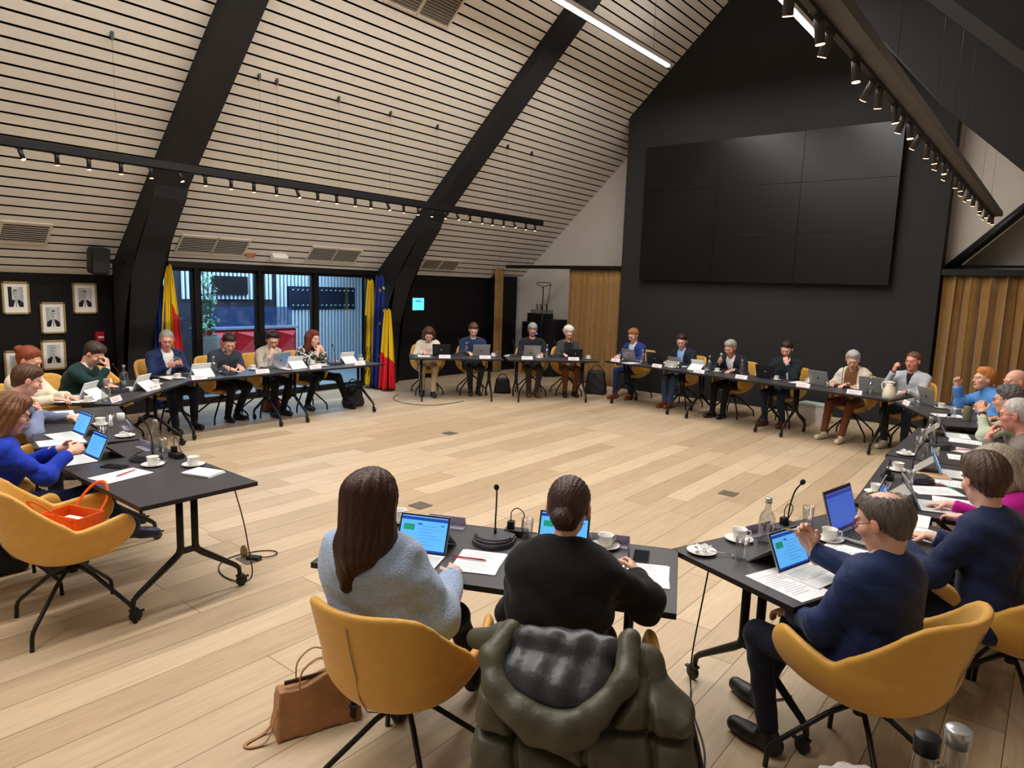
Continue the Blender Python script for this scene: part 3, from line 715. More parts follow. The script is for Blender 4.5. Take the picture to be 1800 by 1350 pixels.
    for q in (-1, 1):
        S, E, W, hd, nm, curl = arms[q]; ac = np.cross(hd, nm) * q; M = np.stack([ac, hd, nm], 1); hk = (.90 if female else 1.0) * (.95 + .05 * s)
        P = [('e', W + hd * .052 * hk, (.040 * hk, .056 * hk, .0165 * hk), M), ('c', W - hd * .05, W + hd * .02, .029 * s, .025 * hk)]
        fing = []
        for i, (ox, ln) in enumerate(((.030, .070), (.010, .080), (-.010, .074), (-.028, .058))):
            p = W + (hd * (.092 - .004 * abs(i - 1)) + ac * ox) * hk; dd = hd.copy(); r = .0092
            for j, fr in enumerate((.45, .30, .25)):
                c_ = curl * (.75 + .12 * i) * (1.0 if j else .8); cc, ss = math.cos(c_), math.sin(c_); nn = np.cross(dd, np.cross(nm, hd)) ; 
                # rotate the finger direction about the palm's cross axis towards the palm normal
                axis = np.cross(hd, nm); dd = dd * cc + np.cross(axis, dd) * ss
                p2 = p + dd * ln * fr * hk; fing.append(('c', p, p2, r * hk, (r - .0008) * hk)); p = p2; r -= .0008
        tp = W + (hd * .03 + ac * .03) * hk; td = hd * .62 + ac * .62 + nm * (.25 + .3 * curl); td /= np.linalg.norm(td); t2 = tp + td * .042 * hk
        td2 = td * .6 + hd * .6 - ac * .25 * curl + nm * .3 * curl; td2 /= np.linalg.norm(td2)
        fing += [('c', tp, t2, .0125 * hk, .0105 * hk), ('c', t2, t2 + td2 * .034 * hk, .0105 * hk, .0085 * hk)]
        lo, hi = prim_bounds(P + fing, .015); f = Field(lo, hi, fhh)
        for p in P: f.prim(p, .012)
        for p in fing: f.prim(p, .0035)
        parts.append(f.mesh()); rings.append(fing)
    allv = np.concatenate([p[0] for p in parts]); nh = len(hv)
    col = np.tile(lin(skin), (len(allv), 1)); loc = ((hv - HC) @ Mh) / hs
    X, Y, Z = loc.T; ax_ = np.abs(X); c = col[:nh]
    ch = np.exp(-(((ax_ - .042) / .02) ** 2 + ((Z + .022) / .022) ** 2)) * (Y > .03); c[:, :3] = c[:, :3] * (1 - .45 * ch[:, None] * np.array([0, .45, .45]))
    nse = np.exp(-((X / .016) ** 2 + ((Z + .025) / .016) ** 2)) * (Y > .09); c[:, :3] *= (1 - .3 * nse[:, None] * np.array([0, .4, .4]))
    ear = (ax_ > .072) & (np.abs(Z) < .04); c[ear, :3] *= np.array([1.0, .78, .74])
    lips = (np.abs(Z + .057) < .0085) & (ax_ < .025 - 1.2 * np.abs(Z + .057)) & (Y > .07); c[lips] = lin((176, 92, 88) if female else (184, 118, 104))
    mline = (np.abs(Z + .0575) < .0018) & (ax_ < .022) & (Y > .07); c[mline] = lin((110, 55, 50))
    ew = (((ax_ - .031) / .0125) ** 2 + ((Z - .007) / .0062) ** 2 < 1) & (Y > .06); c[ew] = lin((225, 215, 208)) if near else lin(skin) * .75
    ir = (((ax_ - .031) / .0055) ** 2 + ((Z - .006) / .0058) ** 2 < 1) & (Y > .06); c[ir] = lin((50, 38, 30))
    br = (np.abs(Z - .030 - .10 * (.035 - ax_)) < .0045) & (ax_ > .012) & (ax_ < .050) & (Y > .05); kb = .7 if near else .35; c[br] = c[br] * (1 - kb) + lin(hcol) * kb
    if beard is not None:
        bd = (Z < -.035) & (Y > .0) & ~lips & (Z > -.12); c[bd] = c[bd] * .35 + lin(beard) * .65
        bd = (ax_ > .05) & (Z < .0) & (Y > .0) & (Z > -.1) & (ax_ < .074); c[bd] = c[bd] * .5 + lin(beard) * .5
    col[:nh] = c
    root = link('person', mesh_np('person', parts, col), SKIN); tag(root, label, cat); root.location = (x, y, 0); root.rotation_euler = (0, 0, az)
    # ---- upper garment
    top = top or cloth_mat('plain_top', (60, 60, 60)); gname = 'jacket' if vneck else ('cardigan' if cardigan else 'sweater')
    gp = torso + armp(); lo, hi = prim_bounds(gp, tthick + .05); f = Field(lo, hi, h)
    for p in torso: f.prim(p, .07, t=tthick)
    for p in armp(): f.prim(p, .035, t=tthick * .9)
    for q in (-1, 1): f.prim(('c', arms[q][1], arms[q][1], .046 * s, .046 * s), .04, t=tthick)
    if collar == 'turtle': f.prim(('c', P2 + MT @ V(0, 0, -.02), H(0, -.022, -.078), .066 * s, .064 * s), .03)
    rr = np.random.RandomState(sum(map(ord, key))); ph = rr.rand(6) * 6
    f.noise(.0042 if tthick < .03 else .006, lambda X, Y, Z: np.sin(38 * Z + 14 * X + 9 * Y + ph[0]) * np.sin(16 * X - 11 * Y + ph[1]) + .7 * np.sin(60 * Z - 26 * Y + 18 * X + ph[2]) * np.sin(22 * Y + 17 * X + ph[3]))
    if vneck: f.prim(('c', P2 + MT @ V(0, -.004, -.02), P2 + MT @ V(0, .0, .028), .082 * s, .072 * s), .018)
    if near and tthick < .03:
        def folds(X, Y, Z):
            a = 26 * Z + 22 * X * np.sign(X + .001) - 10 * Y + 2.2 * np.sin(9 * X + 7 * Z + ph[0]); m = np.clip(1.1 - np.abs((Z - .78) / .22), 0, 1)
            b_ = 44 * (Z - Y) + 18 * np.abs(X) + 2 * np.sin(17 * X + ph[1]); m2 = np.clip((np.abs(X) - .15) / .06, 0, 1)
            return -(1 - np.abs(np.sin(a))) ** 3 * m - .8 * (1 - np.abs(np.sin(b_))) ** 3 * m2
        f.noise(-.0075, folds)
    # neck opening
    f.prim(('c', P2 + MT @ V(0, .02, .035), P2 + MT @ V(0, .05, .12), .055 * s, .07 * s), .012, op='s') if collar != 'turtle' else f.prim(('c', H(0, -.018, -.06), H(0, 0, .06), .057, .08), .006, op='s')
    for q in (-1, 1):   # cuffs
        S, E, W, hd, nm, cu = arms[q]; u = (W - E) / np.linalg.norm(W - E); wp = E + (W - E) * sleeves - u * (.012 if sleeves == 1 else 0)
        lo_, hi_ = wp - .13, wp + .13; qd = f.sub(lo_, hi_)
        if qd is not None:
            sl, X, Y, Z = qd; g = (X - wp[0]) * u[0] + (Y - wp[1]) * u[1] + (Z - wp[2]) * u[2]
            near_arm = ((X - wp[0]) ** 2 + (Y - wp[1]) ** 2 + (Z - wp[2]) ** 2 - g ** 2 < .055 ** 2) & (g < .08)
            f.d[sl] = np.where(near_arm, np.maximum(f.d[sl], g), f.d[sl]).astype(np.float32)
    if vneck or cardigan or zipneck:
        X, Y, Z = f.grid(); tx = (X - P2[0]) * MT[0, 0] + (Y - P2[1]) * MT[1, 0] + (Z - P2[2]) * MT[2, 0]; ty = (X - P2[0]) * MT[0, 1] + (Y - P2[1]) * MT[1, 1] + (Z - P2[2]) * MT[2, 1]; tz = (X - P2[0]) * MT[0, 2] + (Y - P2[1]) * MT[1, 2] + (Z - P2[2]) * MT[2, 2]
        dep = .16 if zipneck else (.34 if vneck else .45); wd = .035 if zipneck else (.072 if vneck else .085)
        half = (wd * np.clip(1 - np.maximum(-tz, 0) / dep, 0, 1)) if not cardigan else wd * np.ones_like(tz)
        cut = np.minimum(half - np.abs(tx), ty - .01); f.d = np.maximum(f.d, np.minimum(cut, tz + dep).astype(np.float32))
    gv, gf = f.mesh(); link(gname, mesh_np(gname, [(gv, gf)]), top, root)
    if shirt is not None:   # shirt front and collar
        lo, hi = prim_bounds(torso, .05); f = Field(lo, hi + V(0, 0, .06), max(h * .8, .008))
        for p in torso: f.prim(p, .07, t=tthick * .35)
        f.prim(('c', P2 + MT @ V(0, .0, -.02), P2 + MT @ V(0, .008, .05), .069 * s, .062 * s), .02)
        f.prim(('c', P2 + MT @ V(0, .02, .03), P2 + MT @ V(0, .03, .12), .055 * s, .058 * s), .004, op='s')
        f.clip(-(f.grid()[2] - (P1[2] - .22)) + 0 * f.grid()[0] + 0 * f.grid()[1])
        v, ff = f.mesh(); link('shirt', mesh_np('shirt', [(v, ff)]), shirt, root)
        mb = MB()
        for q in (-1, 1):
            S, E, W, hd, nm, cu = arms[q]; u = (W - E) / np.linalg.norm(W - E)
            if sleeves == 1: mb.tube([W - u * .05, W + u * .002], .0335 * s, 12, cap=False)
        if mb.v: mb.build('shirt_cuff', shirt, root)
    if tie is not None:
        fr = P2 + MT @ V(0, .082, -.05); MB().tube([fr, fr + (P1 - P2) * .5 + V(0, .03, 0), P1 + V(0, .125, -.08)], [.014, .022, .03], 6, flat=.3).build('tie', tie, root)
    if scarf is not None:
        mb = MB(); mb.tube([P2 + MT @ V(-.05, .10, -.36), P2 + MT @ V(-.06, .105, -.15), P2 + MT @ V(-.065, .03, .02), P2 + MT @ V(0, -.055, .06), P2 + MT @ V(.065, .03, .02), P2 + MT @ V(.055, .11, -.15), P2 + MT @ V(.05, .11, -.38)], [.03, .035, .035, .035, .035, .035, .03], 12, flat=.7)
        mb.build('scarf', scarf, root)
    # ---- legs
    if legs:
        feet = feet or {-1: (-.12, .36), 1: (.12, .36)}; TR = trousers if not isinstance(trousers, tuple) else cloth_mat('cloth_%d_%d_%d' % trousers, trousers)
        f_p = []; 
        for q in (-1, 1):
            fx, fy = feet[q][:2]; fz = feet[q][2] if len(feet[q]) > 2 else .085
            hip = P0 + V(q * .085, .02, -.015); kn = feet[q][3] if len(feet[q]) > 3 else (hip[0] * .5 + fx * .5 + q * .03, min(.42, max(.30, hip[1] + .42)), .51); ank = V(fx, fy, fz + .03)
            f_p += [(hip, V(*kn), ank, q)]
        pr = [('e', P0 + V(0, 0, -.01), (.168 * b, .125 * b, .10))]
        for hip, kn, ank, q in f_p: pr += [('c', hip, kn, .083 * b ** .5, .060), ('c', kn, ank, .060, .045)]
        lo, hi = prim_bounds(pr, .02); f = Field(lo, hi, h)
        f.prim(pr[0], .03)
        for p in pr[1:]: f.prim(p, .025)
        f.noise(.003, lambda X, Y, Z: np.sin(50 * Z + 20 * Y + ph[4]) * np.sin(24 * X + 30 * Y + ph[5]))
        v, ff = f.mesh(); link('trousers', mesh_np('trousers', [(v, ff)]), TR, root)
        SH = shoes if not isinstance(shoes, tuple) else mat('shoe_%d_%d_%d' % shoes, shoes, .45)
        for hip, kn, ank, q in f_p:
            u = ank - kn; u[2] = 0; dirf = V(.12 * q, 1, 0) if ank[2] < .2 else V(.1, .8, -.45); dirf = dirf / np.linalg.norm(dirf); hz = min(ank[2] - .07, .05) if ank[2] < .2 else ank[2] - .06
            heel = V(ank[0], ank[1], max(ank[2] - .075, .042)) - dirf * .035; toe = heel + dirf * .195; toe[2] = max(heel[2] - .004 + (0 if ank[2] < .2 else -.04), .035)
            p = [('c', ank + V(0, 0, -.015), heel, .042, .040), ('c', heel, toe, .040, .036), ('e', heel * .4 + toe * .6, (.046, .07, .035), rotz(math.atan2(-dirf[0], dirf[1])))]
            lo, hi = prim_bounds(p, .015); f = Field(lo, hi, .0075)
            for z in p: f.prim(z, .02)
            X, Y, Z = f.grid()
            if ank[2] < .2: f.clip(.003 - Z + 0 * X + 0 * Y)
            v, ff = f.mesh(); link('shoe', mesh_np('shoe', [(v, ff)]), SH, root)
    # ---- hair
    hm = hmat or hair_mat('hair_%d_%d_%d' % hcol, hcol)
    if hair != 'none':
        hl = HL[{'long': 'bob', 'bun': 'swept', 'wavy': 'bob', 'updo': 'swept', 'curly': 'short', 'pony': 'swept'}.get(hair, hair if hair in HL else 'short')]
        vol = {'short': 1.0, 'buzz': .3, 'swept': 1.2, 'ring': .9, 'bob': 1.5, 'long': 1.4, 'wavy': 2.0, 'bun': .8, 'updo': 1.3, 'curly': 2.2, 'pony': .9}[hair] * hvol
        if hair == 'buzz': hl = HL['short']
        ext = .36 if hair in ('long',) else .20
        f = Field(HC + V(-.19, -.24, -ext), HC + V(.19, .19, .19), .0055 if near else .0085)
        t = .011 * vol
        f.prim(('e', H(0, -.014, .034), (.0745 * hs, .0955 * hs, .0855 * hs), Mh), .01)
        if hair in ('short', 'swept', 'curly', 'bob', 'wavy') and vol > .6: f.prim(('e', H(0, .032, .085), (.05, .045, .026), Mh), .03)
        nr_ = .052 * s * (.88 if female else 1) + .004; f.prim(('c', H(0, -.036, -.02), H(0, -.026, -.085), .056 * hs, nr_), .03)
        X, Y, Z = f.grid(); lx = ((X - HC[0]) * Mh[0, 0] + (Y - HC[1]) * Mh[1, 0] + (Z - HC[2]) * Mh[2, 0]) / hs; ly = ((X - HC[0]) * Mh[0, 1] + (Y - HC[1]) * Mh[1, 1] + (Z - HC[2]) * Mh[2, 1]) / hs; lz = ((X - HC[0]) * Mh[0, 2] + (Y - HC[1]) * Mh[1, 2] + (Z - HC[2]) * Mh[2, 2]) / hs
        if hair in ('wavy', 'long', 'bob'):
            ln = {'wavy': .17, 'long': .0, 'bob': .09}[hair]
            if ln:
                for q in (-1, 1): f.prim(('c', H(q * .068, -.015, .02), H(q * .074, -.012, -ln), .030, .032), .03)
                f.prim(('c', H(0, -.07, .0), H(0, -.065, -ln - .01), .06, .055), .03)
        line = np.interp(ly, hl[0], hl[1]) + .006 * np.sin(55 * lx) * (ly > .03); f.d = f.d - (t * np.clip((lz - line) / .075, .05, 1)).astype(np.float32)
        f.d = np.maximum(f.d, ((line - lz) * .75).astype(np.float32))
        if hair == 'ring' or bald:
            f.prim(('e', H(0, -.045, .142), (.060, .080, .080), Mh), .02, op='s')
        if hair == 'long':
            w0 = P2 + V(0, 0, 0); bk = P2 + V(0, -.125 - .02 * s, -.02)
            for q in (-1, 1):
                f.prim(('c', H(q * .062, -.005, .03), H(q * .068, .0, -.09), .038, .048), .03); f.prim(('c', H(q * .068, .0, -.09), P2 + V(q * .07, -.02, -.0), .042, .034), .03)
            f.prim(('c', H(0, -.085, .03), P2 + V(0, -.10, .03), .07, .085), .04); f.prim(('c', P2 + V(-.02, -.11, .04), P2 + V(-.04, -.115, -.11), .068, .030), .03)
            f.prim(('c', P2 + V(-.05, -.09, .04), P2 + V(-.07, -.10, -.06), .05, .026), .03); f.prim(('c', P2 + V(.05, -.08, .05), P2 + V(.10, -.02, .02), .05, .026), .03)
            X2 = lx; f.clip(np.minimum(np.minimum(ly - .03, .06 - lz), .063 - np.abs(lx)))
        if hair == 'bun': f.prim(('e', H(-.005, -.115, -.03), (.043, .034, .036), Mh), .012)
        if hair == 'updo': f.prim(('e', H(0, -.12, .045), (.05, .04, .04), Mh), .02)
        if hair == 'pony': f.prim(('c', H(0, -.11, .0), H(.01, -.12, -.13), .034, .02), .02)
        az_ = np.arctan2(lx, -ly)
        fr = {'curly': .006, 'wavy': .004}.get(hair, .0016 if hair in ('bun', 'buzz') else .0020)
        if hair == 'curly': f.noise(fr, lambda X, Y, Z: np.sin(130 * lx + 4) * np.sin(120 * ly) * np.sin(125 * lz + 2) * 1.6)
        elif hair in ('bun',): f.noise(fr, lambda X, Y, Z: np.sin(46 * np.arctan2(lx, lz + .02) + 5 * ly))
        else: f.noise(fr, lambda X, Y, Z: np.sin(23 * az_ + 26 * lz * np.sin(3 * az_ + 1)) + .8 * np.sin(47 * az_ + 40 * lz + 2 * np.sin(30 * ly)) * np.sin(9 * az_ + 30 * lz))
        v, ff = f.mesh(); 
        if len(v): link('hair', mesh_np('hair', [(v, ff)]), hm, root)
    if glasses is not None:
        mb = MB()
        for q in (-1, 1):
            pts = [H(q * .031 + .021 * math.cos(t_), .099 - .006 * abs(q * .031 + .021 * math.cos(t_)) * 10, .006 + .016 * math.sin(t_)) for t_ in np.linspace(0, 2 * math.pi, 15)]
            mb.tube(pts, .0018, 5, cap=False)
            mb.tube([H(q * .052, .090, .012), H(q * .078, .05, .012), H(q * .080, .0, .012)], .0018, 5)
        mb.tube([H(-.010, .099, .010), H(.010, .099, .010)], .0018, 5)
        mb.build('glasses', glasses, root)
    if watch is not None:
        S, E, W, hd, nm, cu = arms[watch]; u = (W - E) / np.linalg.norm(W - E); MB().tube([W - u * .01, W + u * .008], .034 * s, 14, cap=False).build('wristband', BLACKP, root)
    if ring is not None:
        fg = rings[1 if ring > 0 else 0][6]; a, b_ = V(*fg[1]), V(*fg[2]); MB().tube([a + (b_ - a) * .3, a + (b_ - a) * .5], .0105, 10, cap=False).build('ring', mat('silver', (200, 200, 200), .2, metal=1), root)
    root['_hand'] = 0; del root['_hand']
    Mw = rotz(az); wpt = lambda p: Mw @ p + V(x, y, 0)
    return root, dict(hand={q: wpt(arms[q][2] + arms[q][3] * .09 + arms[q][4] * .02) for q in (-1, 1)}, hd={q: Mw @ arms[q][3] for q in (-1, 1)}, nm={q: Mw @ arms[q][4] for q in (-1, 1)}, P2=wpt(P2), HC=wpt(HC))
# ================================================================= FURNITURE
TABS = {k: (x, y, R(a)) for k, (x, y, a) in dict(L1=(-4.61, 1.92, 0), L2=(-6.30, 2.17, -15.4), L3=(-7.84, 3.12, -48.8), L4=(-8.5, 4.63, -90), L5=(-8.5, 6.25, -90),
    F1=(-8.25, 8.75, -130.5), F2=(-7.1, 9.98, -133), K1=(-5.43, 10.7, 169.2), K2=(-3.88, 10.4, 169.2), K3=(-2.31, 10.1, 169.2), KA=(-.87, 8.99, 117.3),
    R3=(-.67, 7.0, 90), R2=(-.6, 5.38, 93.6), R1=(-.78, 3.68, 69.5), C=(-1.94, 2.41, 24.8)).items()}
TDESC = dict(L1='nearest black folding table at the left, notepad at its free end', L2='black folding table in front of the man in the grey-blue sweater',
    L3='black folding table in front of the man resting his forehead on his fist', L4='black folding table in front of the man in the navy suit by the flag', L5='black folding table whose end is beside the three flags',
    F1='black folding table in front of the small glowing wall tablet', F2='black folding table in front of the rack and the narrow curtain', K1='black folding table at the left end of the black wall row',
    K2='black folding table in the middle of the black wall row', K3='black folding table bearing the cream vacuum jug', KA='black folding table set askew in front of the woman in the sky-blue turtleneck',
    R3='black folding table in front of the man with clasped hands', R2='black folding table in front of the woman in magenta', R1='nearest black folding table at the right, with the open silver laptop', C='black folding table in the foreground centre before two women')
LAM = mat('black_laminate', (62, 60, 62), .42, var=.04, scale=3, spec=.45)
EDGE = mat('black_edge', (24, 22, 22), .45)
def make_table():
    o = empty('folding_table')
    MB().box((0, 0, .728), (1.6, .7, .024), None, 0, .002).build('tabletop', [LAM], o)
    MB().box((0, .3505, .728), (1.602, .003, .025)).box((0, -.3505, .728), (1.602, .003, .025)).box((.8, 0, .728), (.003, .7, .025)).box((-.8, 0, .728), (.003, .7, .025)).build('edge_band', EDGE, o)
    for sx in (-1, 1):
        x = sx * .60; mb = MB()
        mb.box((x, 0, .705), (.08, .50, .02)).box((x, 0, .685), (.07, .19, .03)).box((x, 0, .345), (.03, .11, .03))
        for sy in (-1, 1):
            mb.tube([(x, sy * .045, .70), (x, sy * .045, .37), (x, sy * .055, .335), (x, sy * .09, .305), (x, sy * .30, .155), (x, sy * .325, .13), (x, sy * .33, .10), (x, sy * .33, .075)], [.021, .021, .021, .021, .016, .015, .014, .012], 10)
        mb.build('leg_frame', BLACKM, o)
        for sy in (-1, 1):
            cb = MB().lathe([(.0, -.012), (.032, -.012), (.036, -.008), (.036, .008), (.032, .012), (.0, .012)], 18, (x, sy * .33 + .012, .037), 0, Matrix.Rotation(R(90), 3, 'Y'))
            cb.box((x, sy * .33 + .004, .072), (.032, .05, .016), None, 0, .004); cb.box((x, sy * .33 + .05, .055), (.02, .02, .008))
            cb.build('caster', BLACKP, o)
    o2 = MB().tube([(-.6, 0, .69), (.6, 0, .69)], .015, 8).build('crossbar', BLACKM, o)
    return o
t0 = make_table()
for i, (k, (x, y, a)) in enumerate(TABS.items()):
    o = t0 if i == 0 else copy_tree(t0); o.location = (x, y, 0); o.rotation_euler = (0, 0, a)
    tag(o, TDESC[k], 'table', 'black folding tables set in a ring')

MUST = mat('mustard_upholstery', (212, 160, 68), .52, var=.05, scale=20, bump=.06, bscale=300, sheen=.1)
def make_chair():
    o = empty('conference_chair')
    h = .0092; f = Field((-.37, -.46, .30), (.37, .34, .92), h); X, Y, Z = f.grid()
    up = np.maximum(Z - .62, 0); yb = Y + .28 * up; sx = 1 + .10 * up
    def bucket(t):
        ry = np.where(yb + .02 > 0, .50, .315) - t; rx, rz = .315 - t, .255 - t
        zz = np.minimum(Z - .62, 0); k0 = np.sqrt((X / sx / rx) ** 2 + ((yb + .02) / ry) ** 2 + (zz / rz) ** 2)
        return (k0 - 1) * min(rx, rz) * .9
    outer = bucket(0); inner = bucket(.040); shell = np.maximum(outer, -inner)
    yy = Y + .0 * X; rim = np.interp(yy.ravel(), [-.42, -.33, -.29, -.24, -.10, -.03, .0, .10, .20, .255, .285], [.885, .885, .875, .84, .695, .632, .630, .650, .672, .675, .67]).reshape(yy.shape)
    xs = np.abs(X); rim = rim - .04 * np.clip((xs - .10) / .2, 0, 1) ** 2 * np.clip((-.08 - Y) / .14, 0, 1)
    low = .35 + .15 * np.clip((Y + .03) / .315, 0, 1) ** 1.7
    side = np.maximum((Z - rim) * .8, (low - Z) * .8); k_ = .10; hm_ = np.maximum(k_ - np.abs(side - (Y - .285)), 0) / k_; side = np.maximum(side, Y - .285) + hm_ * hm_ * k_ * .25
    gap = np.minimum(np.minimum(.215 - xs, (Z - .455)), (Y - .02)); shell = np.maximum(shell, gap)
    def smax(a, b, k): hm = np.maximum(k - np.abs(a - b), 0) / k; return np.maximum(a, b) + hm * hm * k * .25
    shell = smax(shell, side + 0 * shell, .022)
    cush = smax(smax(inner - .012, np.abs(Z - .41) - .06, .03), smax(Y - .215 + 0 * X, (low - Z) * .8 + 0 * X, .03) + 0 * shell, .03)
    f.d = np.minimum(shell, cush).astype(np.float32)
    v, ff = f.mesh(); link('upholstered_shell', mesh_np('upholstered_shell', [(v, ff)]), MUST, o)
    MB().tube([(0, -.398, .83), (0, -.373, .73), (0, -.342, .63), (0, -.318, .53), (0, -.27, .45), (0, -.2, .405)], .0025, 5).build('seam', mat('grey_seam', (150, 135, 120), .6), o)
    MB().lathe([(.0, .40), (.045, .40), (.045, .375), (.028, .36), (.028, .30), (.0, .30)][::-1], 14).build('swivel_hub', BLACKM, o)
    for k in range(4):
        a = R(45 + 90 * k); c, s = math.cos(a), math.sin(a); p = lambda r, z: (r * c, r * s, z)
        MB().tube([p(.01, .335), p(.05, .325), p(.12, .285), p(.31, .125), p(.335, .10), p(.345, .07), p(.35, .0)], [.0115] * 7, 9).build('leg', BLACKM, o)
    return o
c0 = make_chair(); CH_N = [0]
def chair(x, y, a, label):
    o = c0 if CH_N[0] == 0 else copy_tree(c0); CH_N[0] += 1
    o.location = (x, y, 0); o.rotation_euler = (0, 0, a); return tag(o, label, 'chair', 'mustard conference chairs around the table ring')

# ================================================================= THINGS ON THE TABLES
PORC = mat('white_porcelain', (232, 230, 224), .18); PAPER = mat('paper', (236, 236, 238), .8); GREYM = mat('silver_aluminium', (172, 172, 170), .35, metal=.6)
DARKM = mat('dark_laptop', (34, 34, 38), .4); KEYS = mat('keys', (38, 40, 46), .5); WHC = mat('white_cover', (232, 233, 231), .6); STONE = mat('stone_cover', (150, 146, 140), .6)
S_BODY = mat('screen_light_blue', (60, 140, 210), .25, emit=(92, 168, 232), estr=.9); S_HEAD = mat('screen_navy_bar', (20, 50, 130), .25, emit=(22, 60, 150), estr=.8)
S_DEEP = mat('screen_deep_blue', (40, 90, 180), .25, emit=(44, 96, 190), estr=.8); S_GRN = mat('screen_green_tile', (20, 130, 110), .25, emit=(20, 130, 100), estr=.8); S_TXT = mat('screen_text', (60, 110, 170), .25, emit=(60, 118, 180), estr=.8)
TGL = thin_glass('drinking_glass', (250, 251, 251), .95, .06, .07); WATER = thin_glass('water', (246, 250, 252), .5, .02, .02)
ACR = mat('clear_acrylic', (196, 190, 214), .15, alpha=.55); REDT = mat('red_print', (214, 120, 104), .8); GREYT = mat('grey_print', (176, 178, 182), .8)
RED = mat('red_pencil', (184, 20, 44), .4); CAP = mat('silver_cap', (190, 192, 194), .3, metal=.7)
def screen(parent, w_, h_, M, deep=False, tile=False):
    """a lit display: header bar, body and lines of interface"""
    mb = MB(); g = .0006
    def q(x0, x1, z0, z1, mi, k): mb.add([M @ Vector((x, -g * k, z)) for x, z in ((x0, z0), (x1, z0), (x1, z1), (x0, z1))], [(0, 1, 2, 3)], mi)
    a, b = -w_ / 2, w_ / 2
    q(a, b, 0, h_, 2 if deep else 0, 1); q(a, b, h_ * .88, h_ * .97, 1, 2); q(a, b, 0, h_ * .05, 1, 2)
    if tile: q(a + w_ * .06, a + w_ * .3, h_ * .58, h_ * .76, 3, 2); q(a + w_ * .36, a + w_ * .46, h_ * .76, h_ * .8, 1, 2)
    for k in range(7):
        z = h_ * (.72 - k * .09); q(a + w_ * (.38 if tile else .08), a + w_ * (.80 + .15 * math.sin(k * 2.1)) * (1 if tile else .9), z, z + h_ * .012, 4, 2)
    q(b - w_ * .14, b - w_ * .06, h_ * .76, h_ * .785, 1, 2)
    mb.build('display', [S_BODY, S_HEAD, S_DEEP, S_GRN, S_TXT], parent)
def mk_laptop(body, w_=.31, d_=.215, deep=True, sticker=False):
    o = empty('laptop'); MB().box((0, -d_ / 2, .009), (w_, d_, .014), None, 0, .004).build('base', body, o)
    kb = MB()
    for r in range(5):
        for c in range(13): kb.box((-w_ * .43 + (c + .5) * w_ * .86 / 13, -d_ * .14 - r * d_ * .095, .0165), (w_ * .86 / 13 * .86, d_ * .078, .002))
    kb.build('keyboard', KEYS, o); box_obj('touchpad', (0, -d_ * .80, .0165), (w_ * .36, d_ * .30, .0012), GREYM if body is GREYM else KEYS, o)
    lid = MB(); M = Matrix.Rotation(R(-18), 4, 'X'); hh = d_
    lid.box(M @ Vector((0, .004, hh / 2 + .004)), (w_, .007, hh), M.to_3x3(), 0, .003); lo = lid.build('lid', body, o)
    lo.location = (0, 0, .012); 
    box_obj('bezel', M @ Vector((0, -.0003, hh / 2 + .004)), (w_ - .008, .002, hh - .008), BLACKP, lo, rot=M.to_3x3().to_euler())
    M2 = M @ Matrix.Translation((0, -.0016, .014)); screen(lo, w_ - .024, hh - .03, M2, deep)
    MB().lathe([(0, 0), (.014, 0), (.014, .001), (0, .001)], 12, M @ Vector((0, .0078, hh * .5)), 0, (M @ Matrix.Rotation(R(-90), 4, 'X')).to_3x3()).build('lid_emblem', DARKM if body is GREYM else GREYM, lo)
    if sticker: 
        MB().lathe([(0, 0), (.03, 0), (.03, .001), (0, .001)], 14, M @ Vector((.02, .0085, hh * .42)), 0, (M @ Matrix.Rotation(R(-90), 4, 'X')).to_3x3()).build('round_sticker', mat('green_sticker', (110, 140, 80), .6, var=.4, scale=60), lo)
        MB().lathe([(0, 0), (.022, 0), (.022, .001), (0, .001)], 14, M @ Vector((.02, .0085, hh * .70)), 0, (M @ Matrix.Rotation(R(-90), 4, 'X')).to_3x3()).build('round_sticker', mat('orange_sticker2', (196, 130, 60), .6, var=.4, scale=60), lo)
    return o
def mk_tablet(cover, hero=False):
    o = empty('tablet'); w_, h_ = .25, .18; M = Matrix.Rotation(R(-24), 4, 'X')
    cs = MB().box(M @ Vector((0, .006, h_ / 2)), (w_, .009, h_), M.to_3x3(), 0, .004).build('tablet_body', cover, o); cs.location = (0, 0, .006)
    box_obj('bezel', M @ Vector((0, .0012, h_ / 2)), (w_ - .003, .002, h_ - .003), BLACKP, cs, rot=M.to_3x3().to_euler())
    screen(cs, w_ - .02, h_ - .02, M @ Matrix.Translation((0, -.0002, .010)), False, hero)
    p0 = M @ Vector((0, .012, h_ * .62)); MB().add([(-w_ / 2 + .003, p0.y, p0.z), (w_ / 2 - .003, p0.y, p0.z), (w_ / 2 - .003, .17, .003), (-w_ / 2 + .003, .17, .003), (-w_ / 2 + .003, p0.y + .005, p0.z + .003), (w_ / 2 - .003, p0.y + .005, p0.z + .003), (w_ / 2 - .003, .176, .003), (-w_ / 2 + .003, .176, .003)], [(0, 1, 2, 3), (7, 6, 5, 4), (0, 4, 5, 1), (1, 5, 6, 2), (2, 6, 7, 3), (3, 7, 4, 0)]).build('stand_flap', WHC if cover is WHC else STONE, o)
    kc = MB().box((0, -.095, .005), (w_, .19, .006), None, 0, .002).build('keyboard_cover', WHC, o); kb = MB()
    for r in range(5):
        for c in range(12): kb.box((-w_ * .46 + (c + .5) * w_ * .92 / 12, -.03 - r * .019, .0085), (w_ * .92 / 12 * .85, .0155, .0012))
    kb.build('keys', mat('pale_keys', (204, 208, 202), .6), kc)
    return o
